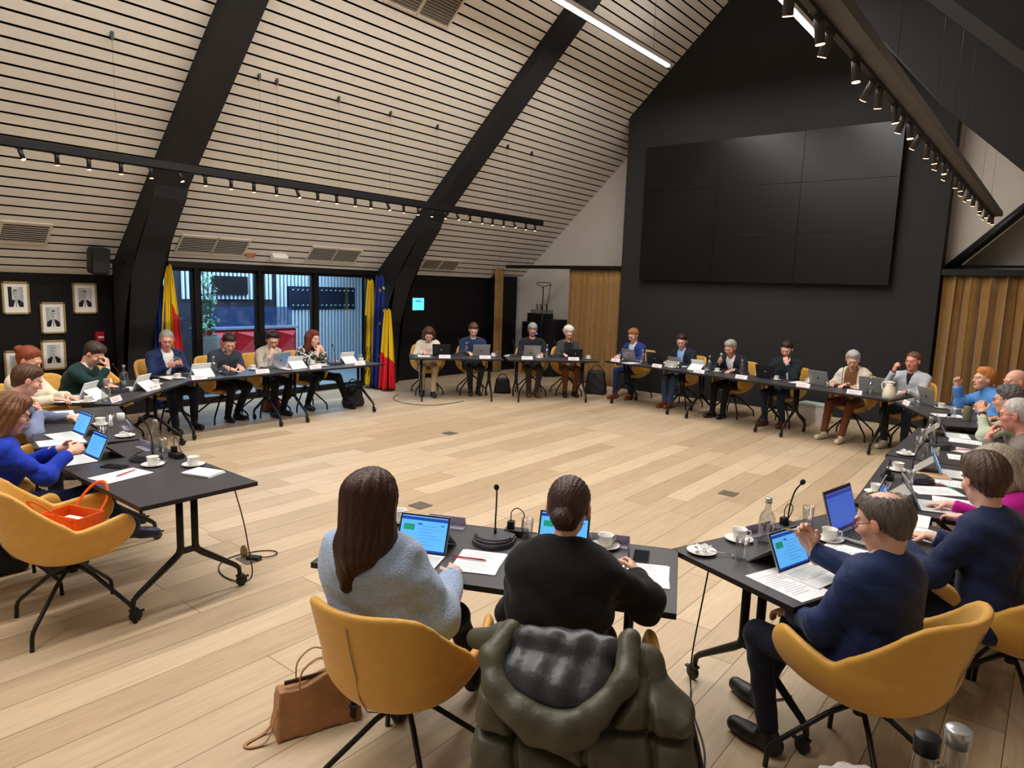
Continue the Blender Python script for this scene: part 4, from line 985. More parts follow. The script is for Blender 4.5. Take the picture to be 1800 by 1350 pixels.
def mk_mic():
    o = empty('conference_microphone'); pts = [(.105 * math.cos(t), -.01 + .105 * math.sin(t) * 1.05) for t in np.linspace(math.pi * 1.02, math.pi * 1.98, 15)]
    pts = [(-.105, .045)] + pts + [(.105, .045), (.06, .075), (-.06, .075)]
    bm = MB(); bm.prism(pts, .002, .022).prism([(p[0] * .93, p[1] * .9 + .003) for p in pts], .022, .034).build('base', mat('mic_base_grey', (58, 58, 62), .45), o)
    MB().tube([(.088 * math.cos(t), -.012 + .07 * math.sin(t), .0365) for t in np.linspace(math.pi * 1.04, math.pi * 1.96, 12)], .008, 6, flat=.5).build('speaker_slot', BLACKP, o)
    MB().tube(crv([(0, .025, .034), (0, .024, .10), (.003, .018, .16), (.008, .0, .23), (.014, -.03, .275)]), .0042, 8).tube([(0, .025, .034), (0, .025, .058)], .0075, 8).build('gooseneck', BLACKP, o)
    MB().lathe([(0, -.014), (.009, -.010), (.013, 0), (.013, .010), (.009, .018), (0, .021)], 12, (.0155, -.04, .288), 0, Matrix.Rotation(R(40), 3, 'X')).build('capsule', mat('foam_black', (16, 16, 17), .95), o)
    return o
def mk_cup():
    o = empty('coffee_cup'); MB().lathe([(.0, .004), (.020, .004), (.024, .0), (.026, .003), (.034, .022), (.038, .058), (.0395, .060), (.036, .058), (.032, .022), (.022, .009), (0, .008)], 24).build('bowl', PORC, o)
    MB().tube(crv([(.036, 0, .050), (.052, 0, .050), (.060, 0, .040), (.054, 0, .024), (.036, 0, .018)], 3), .0038, 7).build('handle', PORC, o)
    MB().lathe([(0, 0), (.030, 0)], 20, (0, 0, .020)).build('coffee', mat('coffee', (60, 34, 18), .2), o); return o
def mk_saucer():
    return MB().lathe([(0, .004), (.030, .004), (.045, .007), (.070, .016), (.072, .0155), (.048, .003), (.034, .0), (0, .0)], 28).build('saucer', PORC)
def mk_tumbler():
    o = empty('drinking_glass'); MB().lathe([(.024, .0), (.0265, .001), (.031, .108), (.0298, .108), (.0255, .014), (.0, .012)], 24).lathe([(0, 0), (.024, 0)], 24).build('glass_wall', TGL, o); return o
def mk_bottle():
    o = empty('water_bottle'); MB().lathe([(0, 0), (.036, 0), (.040, .004), (.042, .09), (.040, .135), (.030, .160), (.016, .178), (.0145, .215), (.016, .222), (.0135, .222), (.012, .18), (.028, .158), (.0375, .133), (.0385, .01), (0, .008)], 24).build('glass_body', TGL, o)
    MB().lathe([(0, .009), (.0375, .011), (.0375, .085), (0, .085)], 24).build('water', WATER, o)
    MB().lathe([(.0165, .214), (.0172, .238), (.015, .240), (0, .240)], 18).build('cap', CAP, o)
    MB().tube([(.0412, -.0, .10), (.0412, .0, .101)], .001, 4).build('label_mark', mat('dark_print', (60, 50, 40), .7), o); return o
def mk_plate(front):
    o = empty('name_plate'); M = Matrix.Rotation(R(22), 3, 'X')
    MB().box(M @ Vector((0, .0, .03)), (.20, .003, .062), M).box((0, -.030, .0015), (.20, .055, .003)).build('holder', ACR, o)
    M = Matrix.Rotation(R(22), 3, 'X'); cd = MB().box(M @ Vector((0, .0025, .03)), (.19, .0015, .056), M).build('name_card', PAPER, o)
    tx = MB()
    for r, (zz, n) in enumerate(((.038, 9), (.020, 7))):
        for k in range(n): tx.box(M @ Vector((.07 - k * .0155 - r * .008, .0036, zz)), (.011 if (k * 7 + r) % 3 else .007, .0006, .009), M)
    tx.build('printed_name', REDT, cd); return o
def mk_paper(n=1, seed=0):
    o = empty('paper_sheet'); rn = random.Random(seed)
    for k in range(n):
        s_ = MB().box((rn.uniform(-.01, .01) * k, rn.uniform(-.01, .01) * k, .0012 + .0016 * k), (.21, .297 if n == 1 else .25, .0013), (0, 0, .06 * k)).build('sheet', PAPER, o)
    tx = MB()
    for r in range(12): tx.box((-.02 + .01 * math.sin(r), .10 - r * .017, .0022 + .0016 * (n - 1)), (.14 - .03 * ((r * 5) % 3), .004, .0004))
    tx.build('printed_text', GREYT, s_); return o
def mk_pencil(m=RED):
    o = MB().tube([(-.08, 0, .0045), (.075, 0, .0045)], .004, 6).tube([(.075, 0, .0045), (.088, 0, .0045)], [.004, .0008], 6).build('pencil', m); return o
def mk_phone():
    o = empty('smartphone'); box_obj('phone_body', (0, 0, .0045), (.075, .155, .008), BLACKP, o, bev=.003); box_obj('phone_screen', (0, 0, .0088), (.069, .147, .0006), mat('phone_glass', (30, 32, 38), .08), o); return o
def mk_socket():
    o = empty('power_socket'); box_obj('socket_box', (0, 0, .018), (.12, .06, .034), BLACKP, o, bev=.003); box_obj('plug', (-.03, 0, .055), (.035, .035, .04), BLACKM, o, bev=.004)
    MB().tube(crv([(-.03, 0, .07), (-.03, .0, .12), (0, .0, .145), (.035, .0, .12), (.03, .01, .07), (.02, .03, .036), (.04, .05, .006), (.09, .06, .004)]), .0028, 6).build('cable', BLACKP, o); return o
def mk_thermos():
    o = empty('vacuum_jug'); wm = mat('cream_plastic', (226, 218, 198), .35); MB().lathe([(0, 0), (.075, 0), (.08, .006), (.078, .06), (.060, .13), (.042, .17), (.045, .19), (0, .19)], 28).build('body', wm, o)
    MB().lathe([(.044, .0), (.046, .02), (.03, .03), (0, .03)], 20, (0, 0, .19)).box((-.04, 0, .205), (.035, .03, .015), None, 0, .004).build('lid', wm, o)
    MB().tube(crv([(.04, 0, .20), (.085, 0, .195), (.095, 0, .15), (.075, 0, .09)]), .009, 8).build('handle', wm, o); return o
def mk_jar():
    o = empty('milk_jug'); MB().lathe([(0, 0), (.030, 0), (.032, .07), (.030, .072), (.028, .01), (0, .008)], 18).build('body', PORC, o); MB().lathe([(0, .0), (.026, .0)], 14, (0, 0, .06)).build('milk', WHITEP, o); return o
def mk_notebook():
    o = empty('notebook'); box_obj('pages', (0, 0, .007), (.145, .205, .010), PAPER, o); box_obj('kraft_cover', (0, 0, .013), (.15, .21, .002), mat('kraft_card', (186, 152, 112), .8), o); box_obj('back_cover', (0, 0, .001), (.15, .21, .002), mat('kraft_card', (186, 152, 112), .8), o); return o
def mk_notepad():
    o = empty('notepad'); 
    for k in range(3): box_obj('sheet', (.002 * k, -.003 * k, .003 + .005 * k), (.15, .21, .004), PAPER, o)
    return o
def mk_canister():
    o = empty('drinking_canister'); MB().lathe([(0, 0), (.04, 0), (.042, .01), (.042, .15), (.036, .165), (0, .165)], 20).build('body', mat('olive_metal', (110, 112, 84), .4), o); MB().lathe([(.034, .165), (.034, .185), (0, .186)], 18).build('lid', BLACKP, o); return o
def mk_dish_bits(cx, cy, cz, who, az):
    sl = tag(mk_saucer(), 'saucer heaped with empty creamers, ' + who, 'saucer', 'white saucers'); sl.location = (cx, cy, cz)
    rn = random.Random(int(cx * 100)); WR = mat('wrapper_foil', (214, 216, 212), .4, var=.2, scale=90)
    for k in range(2):
        a = rn.uniform(0, 6.28); o = tag(MB().lathe([(0, 0), (.010, 0), (.014, .016), (.016, .017), (.012, .016), (.009, .002), (0, .002)], 14, (0, 0, 0), 0, Matrix.Rotation(rn.uniform(.2, 1.2), 3, 'X')).build('creamer_cup', PORC), ('white' if k else 'tiny') + ' empty creamer cup on the saucer, ' + who, 'creamer cup', 'creamer cups on the saucer, ' + who)
        o.location = (cx + .026 * math.cos(a + 2.5 * k), cy + .026 * math.sin(a + 2.5 * k), cz + .018)
    mb = MB()
    for k in range(5):
        a = rn.uniform(0, 6.28); p = Vector((.03 * math.cos(a), .03 * math.sin(a), .016 + .004 * k)); d = Vector((math.cos(a + 1), math.sin(a + 1), .5)) * .022
        mb.tube([p - d, p + Vector((0, 0, .006)), p + d], [.007, .009, .004], 5, flat=.35)
    o = tag(mb.build('sugar_wrapper', WR), 'crumpled sugar wrappers on the saucer, ' + who, 'wrapper'); o.location = (cx, cy, cz); o['kind'] = 'stuff'
def mk_spoon():
    return MB().tube([(-.05, 0, .003), (.02, 0, .005), (.05, 0, .003)], [.0025, .002, .003], 6).lathe([(0, 0), (.011, .0015), (0, .003)], 12, (.06, 0, .001)).build('coffee_spoon', GREYM)
ITEMS=[
 ('bottle',-4.941,2.164,'L1','P1',0,{}),
 ('mic',-4.802,2.052,'L1','P1',0,{}),
 ('plate',-5.113,2.157,'L1','P1',0,{}),
 ('cup',-4.609,1.993,'L1','P1',0,{'spoon':1}),
 ('cup',-4.431,2.176,'L1','E1',0,{}),
 ('paper',-4.514,1.757,'L1','P1',12,{}),
 ('pencil',-4.519,1.789,'L1','P1',-62,{'up':1}),
 ('phone',-4.748,1.809,'L1','P1',-60,{}),
 ('notepad',-4.201,2.132,'L1','E1',-70,{}),
 ('socket',-4.719,2.208,'L1','P1',0,{}),
 ('tumbler',-4.908,2.373,'L1','E1',0,{}),
 ('tablet',-5.076,1.79,'L1','P1',0,{}),
 ('tumbler',-5.323,1.985,'L2','P2',0,{}),
 ('dish',-5.594,2.22,'L2','P2',0,{}),
 ('cup',-6.148,2.254,'L2','P2',0,{}),
 ('tumbler',-6.001,2.28,'L2','P2b',0,{}),
 ('jar',-6.206,2.441,'L2','P2',0,{}),
 ('tablet',-5.907,2.0,'L2','P2',15,{}),
 ('paper',-5.722,1.825,'L2','P2',5,{'n':1}),
 ('paper',-6.672,2.183,'L2','P2',20,{}),
 ('plate',-5.902,2.389,'L2','P2',0,{}),
 ('paper',-6.932,2.167,'L2','P2b',0,{}),
 ('tablet',-7.623,2.635,'L3','P3',0,{'white':1}),
 ('bottle',-7.123,2.615,'L3','P3',0,{}),
 ('mic',-7.802,3.055,'L3','P4',0,{}),
 ('tablet',-7.836,3.267,'L3','P4',-5,{'white':1}),
 ('bottle',-8.165,3.259,'L3','P4',0,{}),
 ('tumbler',-8.043,3.075,'L3','P4',0,{}),
 ('plate',-7.799,3.377,'L3','P4',0,{}),
 ('cup',-8.046,3.549,'L3','P5b',0,{}),
 ('paper',-7.578,2.375,'L3','P3',0,{}),
 ('cup',-7.214,2.461,'L3','P3',0,{}),
 ('plate',-7.275,2.734,'L3','P3',0,{}),
 ('paper',-8.533,3.855,'L4','P5',0,{}),
 ('cup',-8.385,3.965,'L4','P5',0,{}),
 ('tablet',-8.476,4.275,'L4','P5',0,{'white':1}),
 ('plate',-8.132,4.128,'L4','P5',0,{}),
 ('bottle',-8.469,4.466,'L4','P6',0,{}),
 ('mic',-8.589,4.127,'L4','P5',0,{}),
 ('mic',-8.408,4.641,'L4','P6',0,{}),
 ('plate',-8.344,5.017,'L4','P6',0,{}),
 ('cup',-8.644,5.121,'L4','P6',0,{}),
 ('paper',-8.73,4.796,'L4','P6',0,{}),
 ('laptop',-8.697,5.265,'L5','P7',10,{}),
 ('tablet',-8.553,5.689,'L5','P7',0,{'white':1}),
 ('plate',-8.439,5.847,'L5','P7',0,{}),
 ('cup',-8.683,6.106,'L5','P7',0,{}),
 ('paper',-8.622,6.193,'L5','P8',0,{}),
 ('tumbler',-8.57,6.266,'L5','P8',0,{}),
 ('mic',-8.498,6.368,'L5','P8',0,{}),
 ('tablet',-8.659,6.66,'L5','P8',0,{'white':1}),
 ('plate',-8.397,6.639,'L5','P8',0,{}),
 ('cup',-8.567,6.929,'L5','P8',0,{}),
 ('tumbler',-8.656,7.081,'L5','P8',0,{}),
 ('paper',-8.511,5.522,'L5','P7',0,{}),
 ('laptop',-8.468,8.617,'F1','P9',-10,{'dark':1}),
 ('plate',-8.242,8.458,'F1','P9',0,{}),
 ('paper',-8.639,8.356,'F1','P9',0,{}),
 ('mic',-8.361,8.955,'F1','P10',0,{}),
 ('bottle',-8.286,9.068,'F1','P10',0,{}),
 ('laptop',-8.011,9.14,'F1','P10',8,{}),
 ('plate',-7.924,9.102,'F1','P10',0,{}),
 ('cup',-7.883,9.333,'F1','P10',0,{}),
 ('tumbler',-7.756,9.355,'F1','P10',0,{}),
 ('dish',-7.761,9.52,'F2','P11',0,{}),
 ('mic',-7.672,9.654,'F2','P11',0,{}),
 ('laptop',-7.425,9.854,'F2','P11',0,{'sticker':1}),
 ('plate',-7.3,9.54,'F2','P11',0,{}),
 ('cup',-7.222,9.821,'F2','P11',0,{}),
 ('bottle',-7.202,10.018,'F2','P11',0,{}),
 ('mic',-7.17,10.238,'F2','P12',0,{}),
 ('laptop',-6.789,10.299,'F2','P12',0,{'dark':1,'small':1}),
 ('plate',-6.697,10.108,'F2','P12',0,{}),
 ('cup',-6.64,10.52,'F2','P12',0,{}),
 ('cup',-6.342,10.795,'K1','P13',0,{}),
 ('laptop',-5.975,10.847,'K1','P13',-5,{}),
 ('plate',-6.089,10.525,'K1','P13',0,{}),
 ('paper',-5.817,10.465,'K1','P13',0,{}),
 ('bottle',-5.65,10.705,'K1','P13',0,{}),
 ('laptop',-5.418,10.742,'K1','P14',10,{'dark':1}),
 ('plate',-5.2,10.357,'K1','P14',0,{}),
 ('cup',-4.997,10.507,'K1','P14',0,{}),
 ('tumbler',-4.892,10.522,'K1','P14',0,{}),
 ('mic',-5.293,10.92,'K1','P14',0,{}),
 ('tablet',-4.983,11.071,'K1','P14',0,{}),
 ('tablet',-4.675,10.954,'K2','P15',0,{'white':1}),
 ('plate',-4.378,10.36,'K2','P15',0,{}),
 ('bottle',-4.454,10.741,'K2','P15',0,{}),
 ('cup',-4.265,10.632,'K2','P15',0,{}),
 ('mic',-4.186,10.982,'K2','P15',0,{}),
 ('bottle',-3.861,10.594,'K2','P15b',0,{}),
 ('plate',-3.626,10.363,'K2','P16',0,{}),
 ('laptop',-3.375,10.691,'K2','P16',0,{'dark':1}),
 ('cup',-3.269,10.418,'K2','P16',0,{}),
 ('tumbler',-3.157,10.564,'K2','P16',0,{}),
 ('paper',-2.954,10.434,'K3','P17',0,{}),
 ('plate',-2.7,10.121,'K3','P17',0,{}),
 ('cup',-2.795,10.638,'K3','P17',0,{}),
 ('laptop',-2.569,10.553,'K3','P17',-12,{}),
 ('tumbler',-2.485,10.134,'K3','P17',0,{}),
 ('mic',-2.347,10.391,'K3','P17',0,{}),
 ('plate',-2.053,9.799,'K3','P17b',0,{}),
 ('bottle',-1.894,9.918,'K3','P18',0,{}),
 ('laptop',-1.894,10.297,'K3','P18',8,{}),
 ('thermos',-1.65,9.787,'K3','P18',0,{}),
 ('jar',-1.557,10.038,'K3','P18',0,{}),
 ('plate',-1.389,9.325,'KA','P18',0,{}),
 ('laptop',-1.172,9.518,'KA','P19',10,{}),
 ('tumbler',-1.259,9.298,'KA','P19',0,{}),
 ('cup',-1.027,9.393,'KA','P19',0,{}),
 ('paper',-0.891,8.855,'KA','P19',0,{}),
 ('tumbler',-0.834,8.676,'KA','P19b',0,{}),
 ('paper',-0.902,9.597,'KA','P20',0,{}),
 ('mic',-0.862,9.941,'KA','P19',0,{}),
 ('canister',-0.701,8.638,'KA','P20',0,{}),
 ('tablet',-0.763,7.546,'R3','P21',12,{}),
 ('bottle',-0.824,6.968,'R3','P21',0,{}),
 ('tumbler',-0.864,6.677,'R3','P21',0,{}),
 ('mic',-0.727,6.853,'R3','P21',0,{}),
 ('paper',-0.563,7.345,'R3','P21',5,{}),
 ('paper',-0.486,6.87,'R3','P22',-8,{}),
 ('pencil',-0.52,6.892,'R3','P22',-70,{'up':1}),
 ('dish',-0.894,6.302,'R3','P22',0,{}),
 ('bottle',-0.783,6.078,'R3','P22',0,{}),
 ('tumbler',-0.686,5.961,'R3','P22',0,{}),
 ('cup',-0.842,5.663,'R2','P22b',0,{}),
 ('socket',-0.85,5.355,'R2','P22',0,{}),
 ('tablet',-0.585,5.836,'R2','P22',5,{}),
 ('notebook',-0.624,5.667,'R2','P22',20,{}),
 ('paper',-0.449,6.552,'R3','P22b',10,{}),
 ('mic',-0.699,5.448,'R2','P23',0,{}),
 ('tumbler',-0.71,5.298,'R2','P23',0,{}),
 ('plate',-0.858,5.15,'R2','P23',0,{}),
 ('cup',-0.834,4.883,'R2','P23',0,{}),
 ('paper',-0.453,5.557,'R2','P23b',0,{}),
 ('tablet',-0.588,4.797,'R2','P23',15,{}),
 ('paper',-0.553,5.251,'R2','P23',30,{}),
 ('marker',-0.575,5.453,'R2','P23',60,{}),
 ('marker',-0.5,5.414,'R2','P23',40,{'green':1}),
 ('paper',-0.349,5.032,'R2','P25',5,{}),
 ('tablet',-0.658,4.448,'R1','P25',25,{}),
 ('laptop',-0.882,3.992,'R1','P26',10,{'big':1}),
 ('cup',-0.833,3.742,'R1','P26b',0,{}),
 ('mic',-1.045,3.724,'R1','P26',0,{}),
 ('socket',-1.107,3.775,'R1','P26',0,{}),
 ('tumbler',-1.045,3.937,'R1','P26',0,{}),
 ('bottle',-1.069,3.462,'R1','P26',0,{}),
 ('plate',-1.198,3.601,'R1','P26',0,{}),
 ('cup',-1.196,3.406,'R1','P26',0,{}),
 ('tumbler',-1.079,3.158,'R1','P26b',0,{}),
 ('dish',-1.257,3.106,'R1','P26',0,{'spoon':1}),
 ('tablet',-0.85,3.228,'R1','P26',5,{'hero':1}),
 ('paper',-0.814,3.026,'R1','P26',0,{}),
 ('paper',-0.688,3.616,'R1','P26b',15,{}),
 ('paper',-0.485,4.215,'R1','P25',0,{}),
 ('cup',-2.662,2.444,'C','P27',0,{}),
 ('tablet',-2.233,2.153,'C','P27',0,{'hero':1}),
 ('plate',-2.422,2.54,'C','P27',0,{}),
 ('mic',-2.09,2.52,'C','P27',0,{}),
 ('socket',-2.061,2.666,'C','P28',0,{}),
 ('tumbler',-1.989,2.658,'C','P28',0,{}),
 ('paper',-1.974,2.278,'C','P27',0,{'n':2}),
 ('pencil',-2.021,2.26,'C','P27',0,{'up':1}),
 ('tablet',-1.794,2.697,'C','P28',0,{'hero':1}),
 ('plate',-1.667,2.934,'C','P28',0,{}),
 ('cup',-1.642,2.842,'C','P28',0,{}),
 ('phone',-1.448,2.848,'C','P28',0,{'big':1}),
 ('paper',-1.312,2.691,'C','P28',0,{'n':2}),
]
WHO = dict(P1='the woman in royal blue', P2='the man in grey-blue', P3='the copper-haired woman', P4='the man in dark green', P5='the man by the left flag', P6='the man in charcoal',
    P7='the woman in the beige cardigan', P8='the woman in the patterned blouse', P9='the woman in cream by the flags', P10='the man in the dark blue shirt', P11='the man before the rack', P12='the woman with fluffy white hair',
    P13='the ginger man', P14='the man in the light blue shirt', P15='the grey-haired man with a tie', P16='the bearded man in black', P17='the woman in the cream cardigan', P18='the man in light grey',
    P19='the woman in sky blue', P20='the bald man', P21='the man with clasped hands', P22='the silver-haired man in taupe', P23='the woman in magenta', P25='the brown-haired man in navy', P26='the balding man', P27='the woman in fuzzy blue', P28='the woman with the bun', E1='the chair with the orange bag')
NAMES = dict(laptop=('laptop', 'laptop'), tablet=('tablet', 'tablet'), mic=('black gooseneck conference microphone', 'microphone'), cup=('white coffee cup', 'cup'), tumbler=('clear drinking glass', 'glass'), bottle=('clear glass water bottle', 'bottle'),
    plate=('name plate', 'name plate'), paper=('white paper sheet', 'paper'), pencil=('red pencil', 'pencil'), phone=('black smartphone', 'phone'), socket=('black power socket with a looped cable', 'power socket'), thermos=('cream vacuum jug', 'jug'), jar=('small white milk jug', 'jug'),
    notebook=('kraft-covered notebook', 'notebook'), notepad=('folded white notepad', 'notepad'), canister=('olive drinking canister', 'canister'), marker=('marker pen', 'pen'), dish=('saucer', 'saucer'))
GRP = dict(laptop='open laptops on the tables', tablet='tablets with keyboard covers', mic='gooseneck conference microphones', cup='white coffee cups', tumbler='drinking glasses', bottle='glass water bottles', plate='name plates', paper='paper sheets on the tables', pencil='red pencils', phone='smartphones', socket='table power sockets')
PROTO = {}
def proto(key, fn):
    if key not in PROTO: PROTO[key] = fn(); return PROTO[key]
    return copy_tree(PROTO[key])
USED = {}
def tfr(tab, x, y):
    cx, cy, a = TABS[tab]; dx, dy = x - cx, y - cy; c, s = math.cos(a), math.sin(a); return c * dx + s * dy, -s * dx + c * dy
def uniq(base, it):
    if base not in USED: USED[base] = 1; return base
    kind, x, y, tab = it[:4]
    near = sorted([j for j in ITEMS if j is not it and j[0] != kind and math.hypot(j[1] - x, j[2] - y) < .9], key=lambda j: math.hypot(j[1] - x, j[2] - y))
    for j in near:
        cand = base + ', beside the ' + NAMES[j[0]][1]
        if cand not in USED: USED[cand] = 1; return cand
    cand = base + ', farther along the table'; k = 0
    USED[cand] = 1; return cand
NUDGE = {}
for it in ITEMS:
    kind, x, y, tab, who, rot, k = it; z = .7405; a = TABS[tab][2]; wk = who.rstrip('b'); side = ''
    lx, ly = tfr(tab, x, y)
    lx = max(-.74, min(.74, lx)); lim = .33 if kind in ('plate', 'paper', 'tablet') else .31
    ly = max(-.31, min(lim - (.03 if kind != 'plate' else .0), ly))
    if kind in ('laptop',): ly = max(-.12, min(ly, .12))
    if kind == 'tablet': ly = max(-.13, min(ly, .15))
    if kind == 'paper': ly = max(-.19, min(ly, .19)); lx = max(-.66, min(.66, lx))
    if kind == 'plate': lx = max(-.68, min(.68, lx)); ly = max(ly, .27)
    if kind == 'mic': ly = min(ly, .24)
    if kind in ('phone', 'notepad', 'notebook'): ly = max(-.22, min(.22, ly))
    c, s = math.cos(a), math.sin(a); x = TABS[tab][0] + c * lx - s * ly; y = TABS[tab][1] + s * lx + c * ly
    W_ = WHO[wk]; rz = a + R(rot); lab = None
    if kind == 'laptop':
        if k.get('dark'): o = proto('lapd' + str(k.get('small', 0)), lambda: mk_laptop(DARKM, .27 if k.get('small') else .31, .18 if k.get('small') else .21)); lab = 'open black laptop by '
        elif k.get('sticker'): o = proto('laps', lambda: mk_laptop(GREYM, sticker=True)); lab = 'silver laptop with round lid stickers by '
        elif k.get('big'): o = proto('lapb', lambda: mk_laptop(GREYM, .33, .225)); lab = 'open silver laptop with blue screen by '
        else: o = proto('lap', lambda: mk_laptop(GREYM)); lab = 'open silver-grey laptop by '
    elif kind == 'tablet': o = proto('tab%d%d' % (k.get('white', 0), k.get('hero', 0)), lambda: mk_tablet(WHC if k.get('white') else GREYM, bool(k.get('hero')))); lab = ('tablet in a white cover by ' if k.get('white') else 'lit tablet on its stand by ')
    elif kind == 'mic': o = proto('mic', mk_mic); lab = 'black gooseneck microphone by '
    elif kind == 'cup': o = proto('cup', mk_cup); lab = 'white coffee cup on its saucer by '
    elif kind == 'tumbler': o = proto('tum', mk_tumbler); lab = 'clear straight drinking glass by '
    elif kind == 'bottle': o = proto('bot', mk_bottle); lab = 'silver-capped water bottle by '
    elif kind == 'plate': o = proto('pla', lambda: mk_plate(1)); lab = 'name plate of '
    elif kind == 'paper': o = proto('pap%d' % k.get('n', 1), lambda: mk_paper(k.get('n', 1))); lab = 'white printed paper by '
    elif kind == 'pencil': o = proto('pen', mk_pencil); z += .006; lab = 'red pencil lying on the papers of '
    elif kind == 'marker': o = mk_pencil(mat('green_marker', (20, 150, 90), .4) if k.get('green') else mat('pink_marker', (236, 90, 140), .4)); z += .003; lab = ('green marker pen by ' if k.get('green') else 'pink marker pen by ')
    elif kind == 'phone': o = proto('pho', mk_phone); lab = 'black smartphone lying by '
    elif kind == 'socket': o = proto('soc', mk_socket); lab = 'black power socket with looped cable by '
    elif kind == 'thermos': o = mk_thermos(); lab = 'cream vacuum jug beside '
    elif kind == 'jar': o = proto('jar', mk_jar); lab = 'small white milk jug by '
    elif kind == 'notebook': o = mk_notebook(); lab = 'kraft-covered notebook by '
    elif kind == 'notepad': o = mk_notepad(); lab = 'folded white notepad by '
    elif kind == 'canister': o = mk_canister(); lab = 'olive drinking canister by '
    elif kind == 'dish':
        mk_dish_bits(x, y, z, 'by ' + W_, a)
        if k.get('spoon'): o = tag(proto('spo', mk_spoon), 'silver coffee spoon on the saucer rim by ' + W_, 'spoon'); o.location = (x + .08, y + .03, z + .011); o.rotation_euler = (0, .08, .4)
        continue
    if kind == 'cup':
        so = proto('sau', mk_saucer); so.location = (x, y, z); tag(so, uniq('white saucer under the cup by ' + W_, it), 'saucer', 'white saucers'); z += .0045; rz = a + random.uniform(-1.2, 1.2)
        if k.get('spoon') or random.random() < .35:
            o2 = proto('spo', mk_spoon); tag(o2, uniq('silver coffee spoon on the saucer by ' + W_, it), 'spoon', 'coffee spoons'); o2.location = (x - .045, y + .035, z + .010); o2.rotation_euler = (0, 0, .9)
    if kind in ('bottle', 'tumbler', 'mic'): rz += random.uniform(-.3, .3)
    o.location = (x, y, z); o.rotation_euler = (0, 0, rz)
    tag(o, uniq(lab + W_, it), {'pencil': 'pencil', 'marker': 'pen'}.get(kind, NAMES[kind][1]), GRP.get(kind))
# ================================================================= PEOPLE IN THEIR SEATS
SUITN = cloth_mat('navy_suit', (28, 38, 70), .75); SUITB = cloth_mat('bright_navy_blazer', (28, 42, 82), .7); SUITD = cloth_mat('dark_navy_suit', (30, 32, 46), .75); SUITBL = cloth_mat('bright_blue_suit', (38, 58, 120), .75)
ROYAL = cloth_mat('royal_blue_blazer', (22, 52, 168), .75); WSH = cloth_mat('white_shirt', (228, 226, 222), .7); LBS = cloth_mat('light_blue_shirt', (150, 190, 232), .7); PINKSH = cloth_mat('pale_pink_shirt', (214, 180, 168), .7)
GRB = cloth_mat('grey_blue_sweater', (122, 132, 160)); CREAM = cloth_mat('cream_sweater', (224, 212, 188)); DGR = cloth_mat('dark_green_sweater', (26, 52, 52)); CHAR = cloth_mat('charcoal_sweater', (56, 62, 72))
BEIGE = cloth_mat('beige_cardigan', (188, 176, 158)); DKN = cloth_mat('dark_blue_shirt', (34, 50, 84)); BLKS = cloth_mat('black_knit', (30, 31, 36)); BLKG = cloth_mat('blackgreen_sweater', (26, 36, 40)); DKC = cloth_mat('dark_cardigan', (62, 62, 62))
LGR = cloth_mat('light_grey_zip', (184, 188, 192)); SKY = cloth_mat('skyblue_knit', (88, 142, 208)); PALEG = cloth_mat('pale_green_sweater', (184, 192, 168)); TAUPE = cloth_mat('taupe_sweater', (122, 114, 106)); MAG = cloth_mat('magenta_jacket', (178, 22, 134)); CRC = cloth_mat('cream_cardigan', (216, 204, 182))
FUZZ = mat('fuzzy_light_blue_knit', (170, 195, 230), .95, var=.20, scale=110, sheen=.6, bump=1.0, bscale=170)
BLKJ = cloth_mat('black_jacket', (13, 13, 14), .85, var=.05); BRN = cloth_mat('brown_top', (128, 84, 52)); RUST = cloth_mat('rust_scarf', (150, 88, 62)); REDK = cloth_mat('red_sleeve', (190, 26, 36))
def blouse():
    m = mat('black_white_blouse', (230, 226, 218), .7, bump=.2); nt = m.node_tree; N = nt.nodes; L = nt.links
    v = N.new('ShaderNodeTexNoise'); v.inputs['Scale'].default_value = 26; v.inputs['Detail'].default_value = 2; r = N.new('ShaderNodeValToRGB'); r.color_ramp.interpolation = 'CONSTANT'
    r.color_ramp.elements[0].color = (.02, .02, .02, 1); r.color_ramp.elements[1].position = .52; r.color_ramp.elements[1].color = (.72, .68, .62, 1)
    tc = N.new('ShaderNodeTexCoord'); L.new(tc.outputs['Object'], v.inputs['Vector']); L.new(v.outputs[0], r.inputs[0]); L.new(r.outputs[0], N['Principled BSDF'].inputs['Base Color']); return m
FRM = mat('dark_glasses_frame', (40, 30, 28), .3); FRR = mat('red_glasses_frame', (130, 30, 40), .3)
T = lambda k: TABS[k][2]
DEN = (52, 66, 88); BRT = (112, 66, 42); BLK = (20, 20, 23); NVT = (28, 34, 52)
HANDS = {}
def P(key, x, y, az, label, **k):
    r, inf = person(key, x, y, az, label, **k); HANDS[key] = inf; return r
P('P1', -4.93, 1.2, T('L1'), 'woman in a royal blue blazer tapping a tablet, nearest seat on the left', scale=0.88, lean=14, yaw=-6, pitch=24, hair='wavy', hcol=(112, 74, 46), female=True, top=ROYAL, tthick=.018, near=True, trousers=(26, 32, 66), shoes=(40, 44, 70), L=('at', (-.05, .38, .86), (.5, 1, .15), (.9, -.4, -.2), .6), Rr=('at', (.10, .38, .86), (-.3, 1, .3), (-.8, .4, -.3), .8), feet={-1: (-.12, .35), 1: (.06, .76, .26, (.08, .46, .56))}, glasses=FRM, curlR=.9, hvol=.8)
P('P2', -6.45, 1.61, T('L2'), 'man in a grey-blue sweater resting his chin on his fist over a tablet', scale=0.94, lean=24, yaw=6, pitch=26, hcol=(84, 56, 36), top=GRB, near=True, skin=(228, 174, 150), shirt=None, trousers=NVT, L=('table', -.1, .62), Rr=('chin',), hvol=1.1)
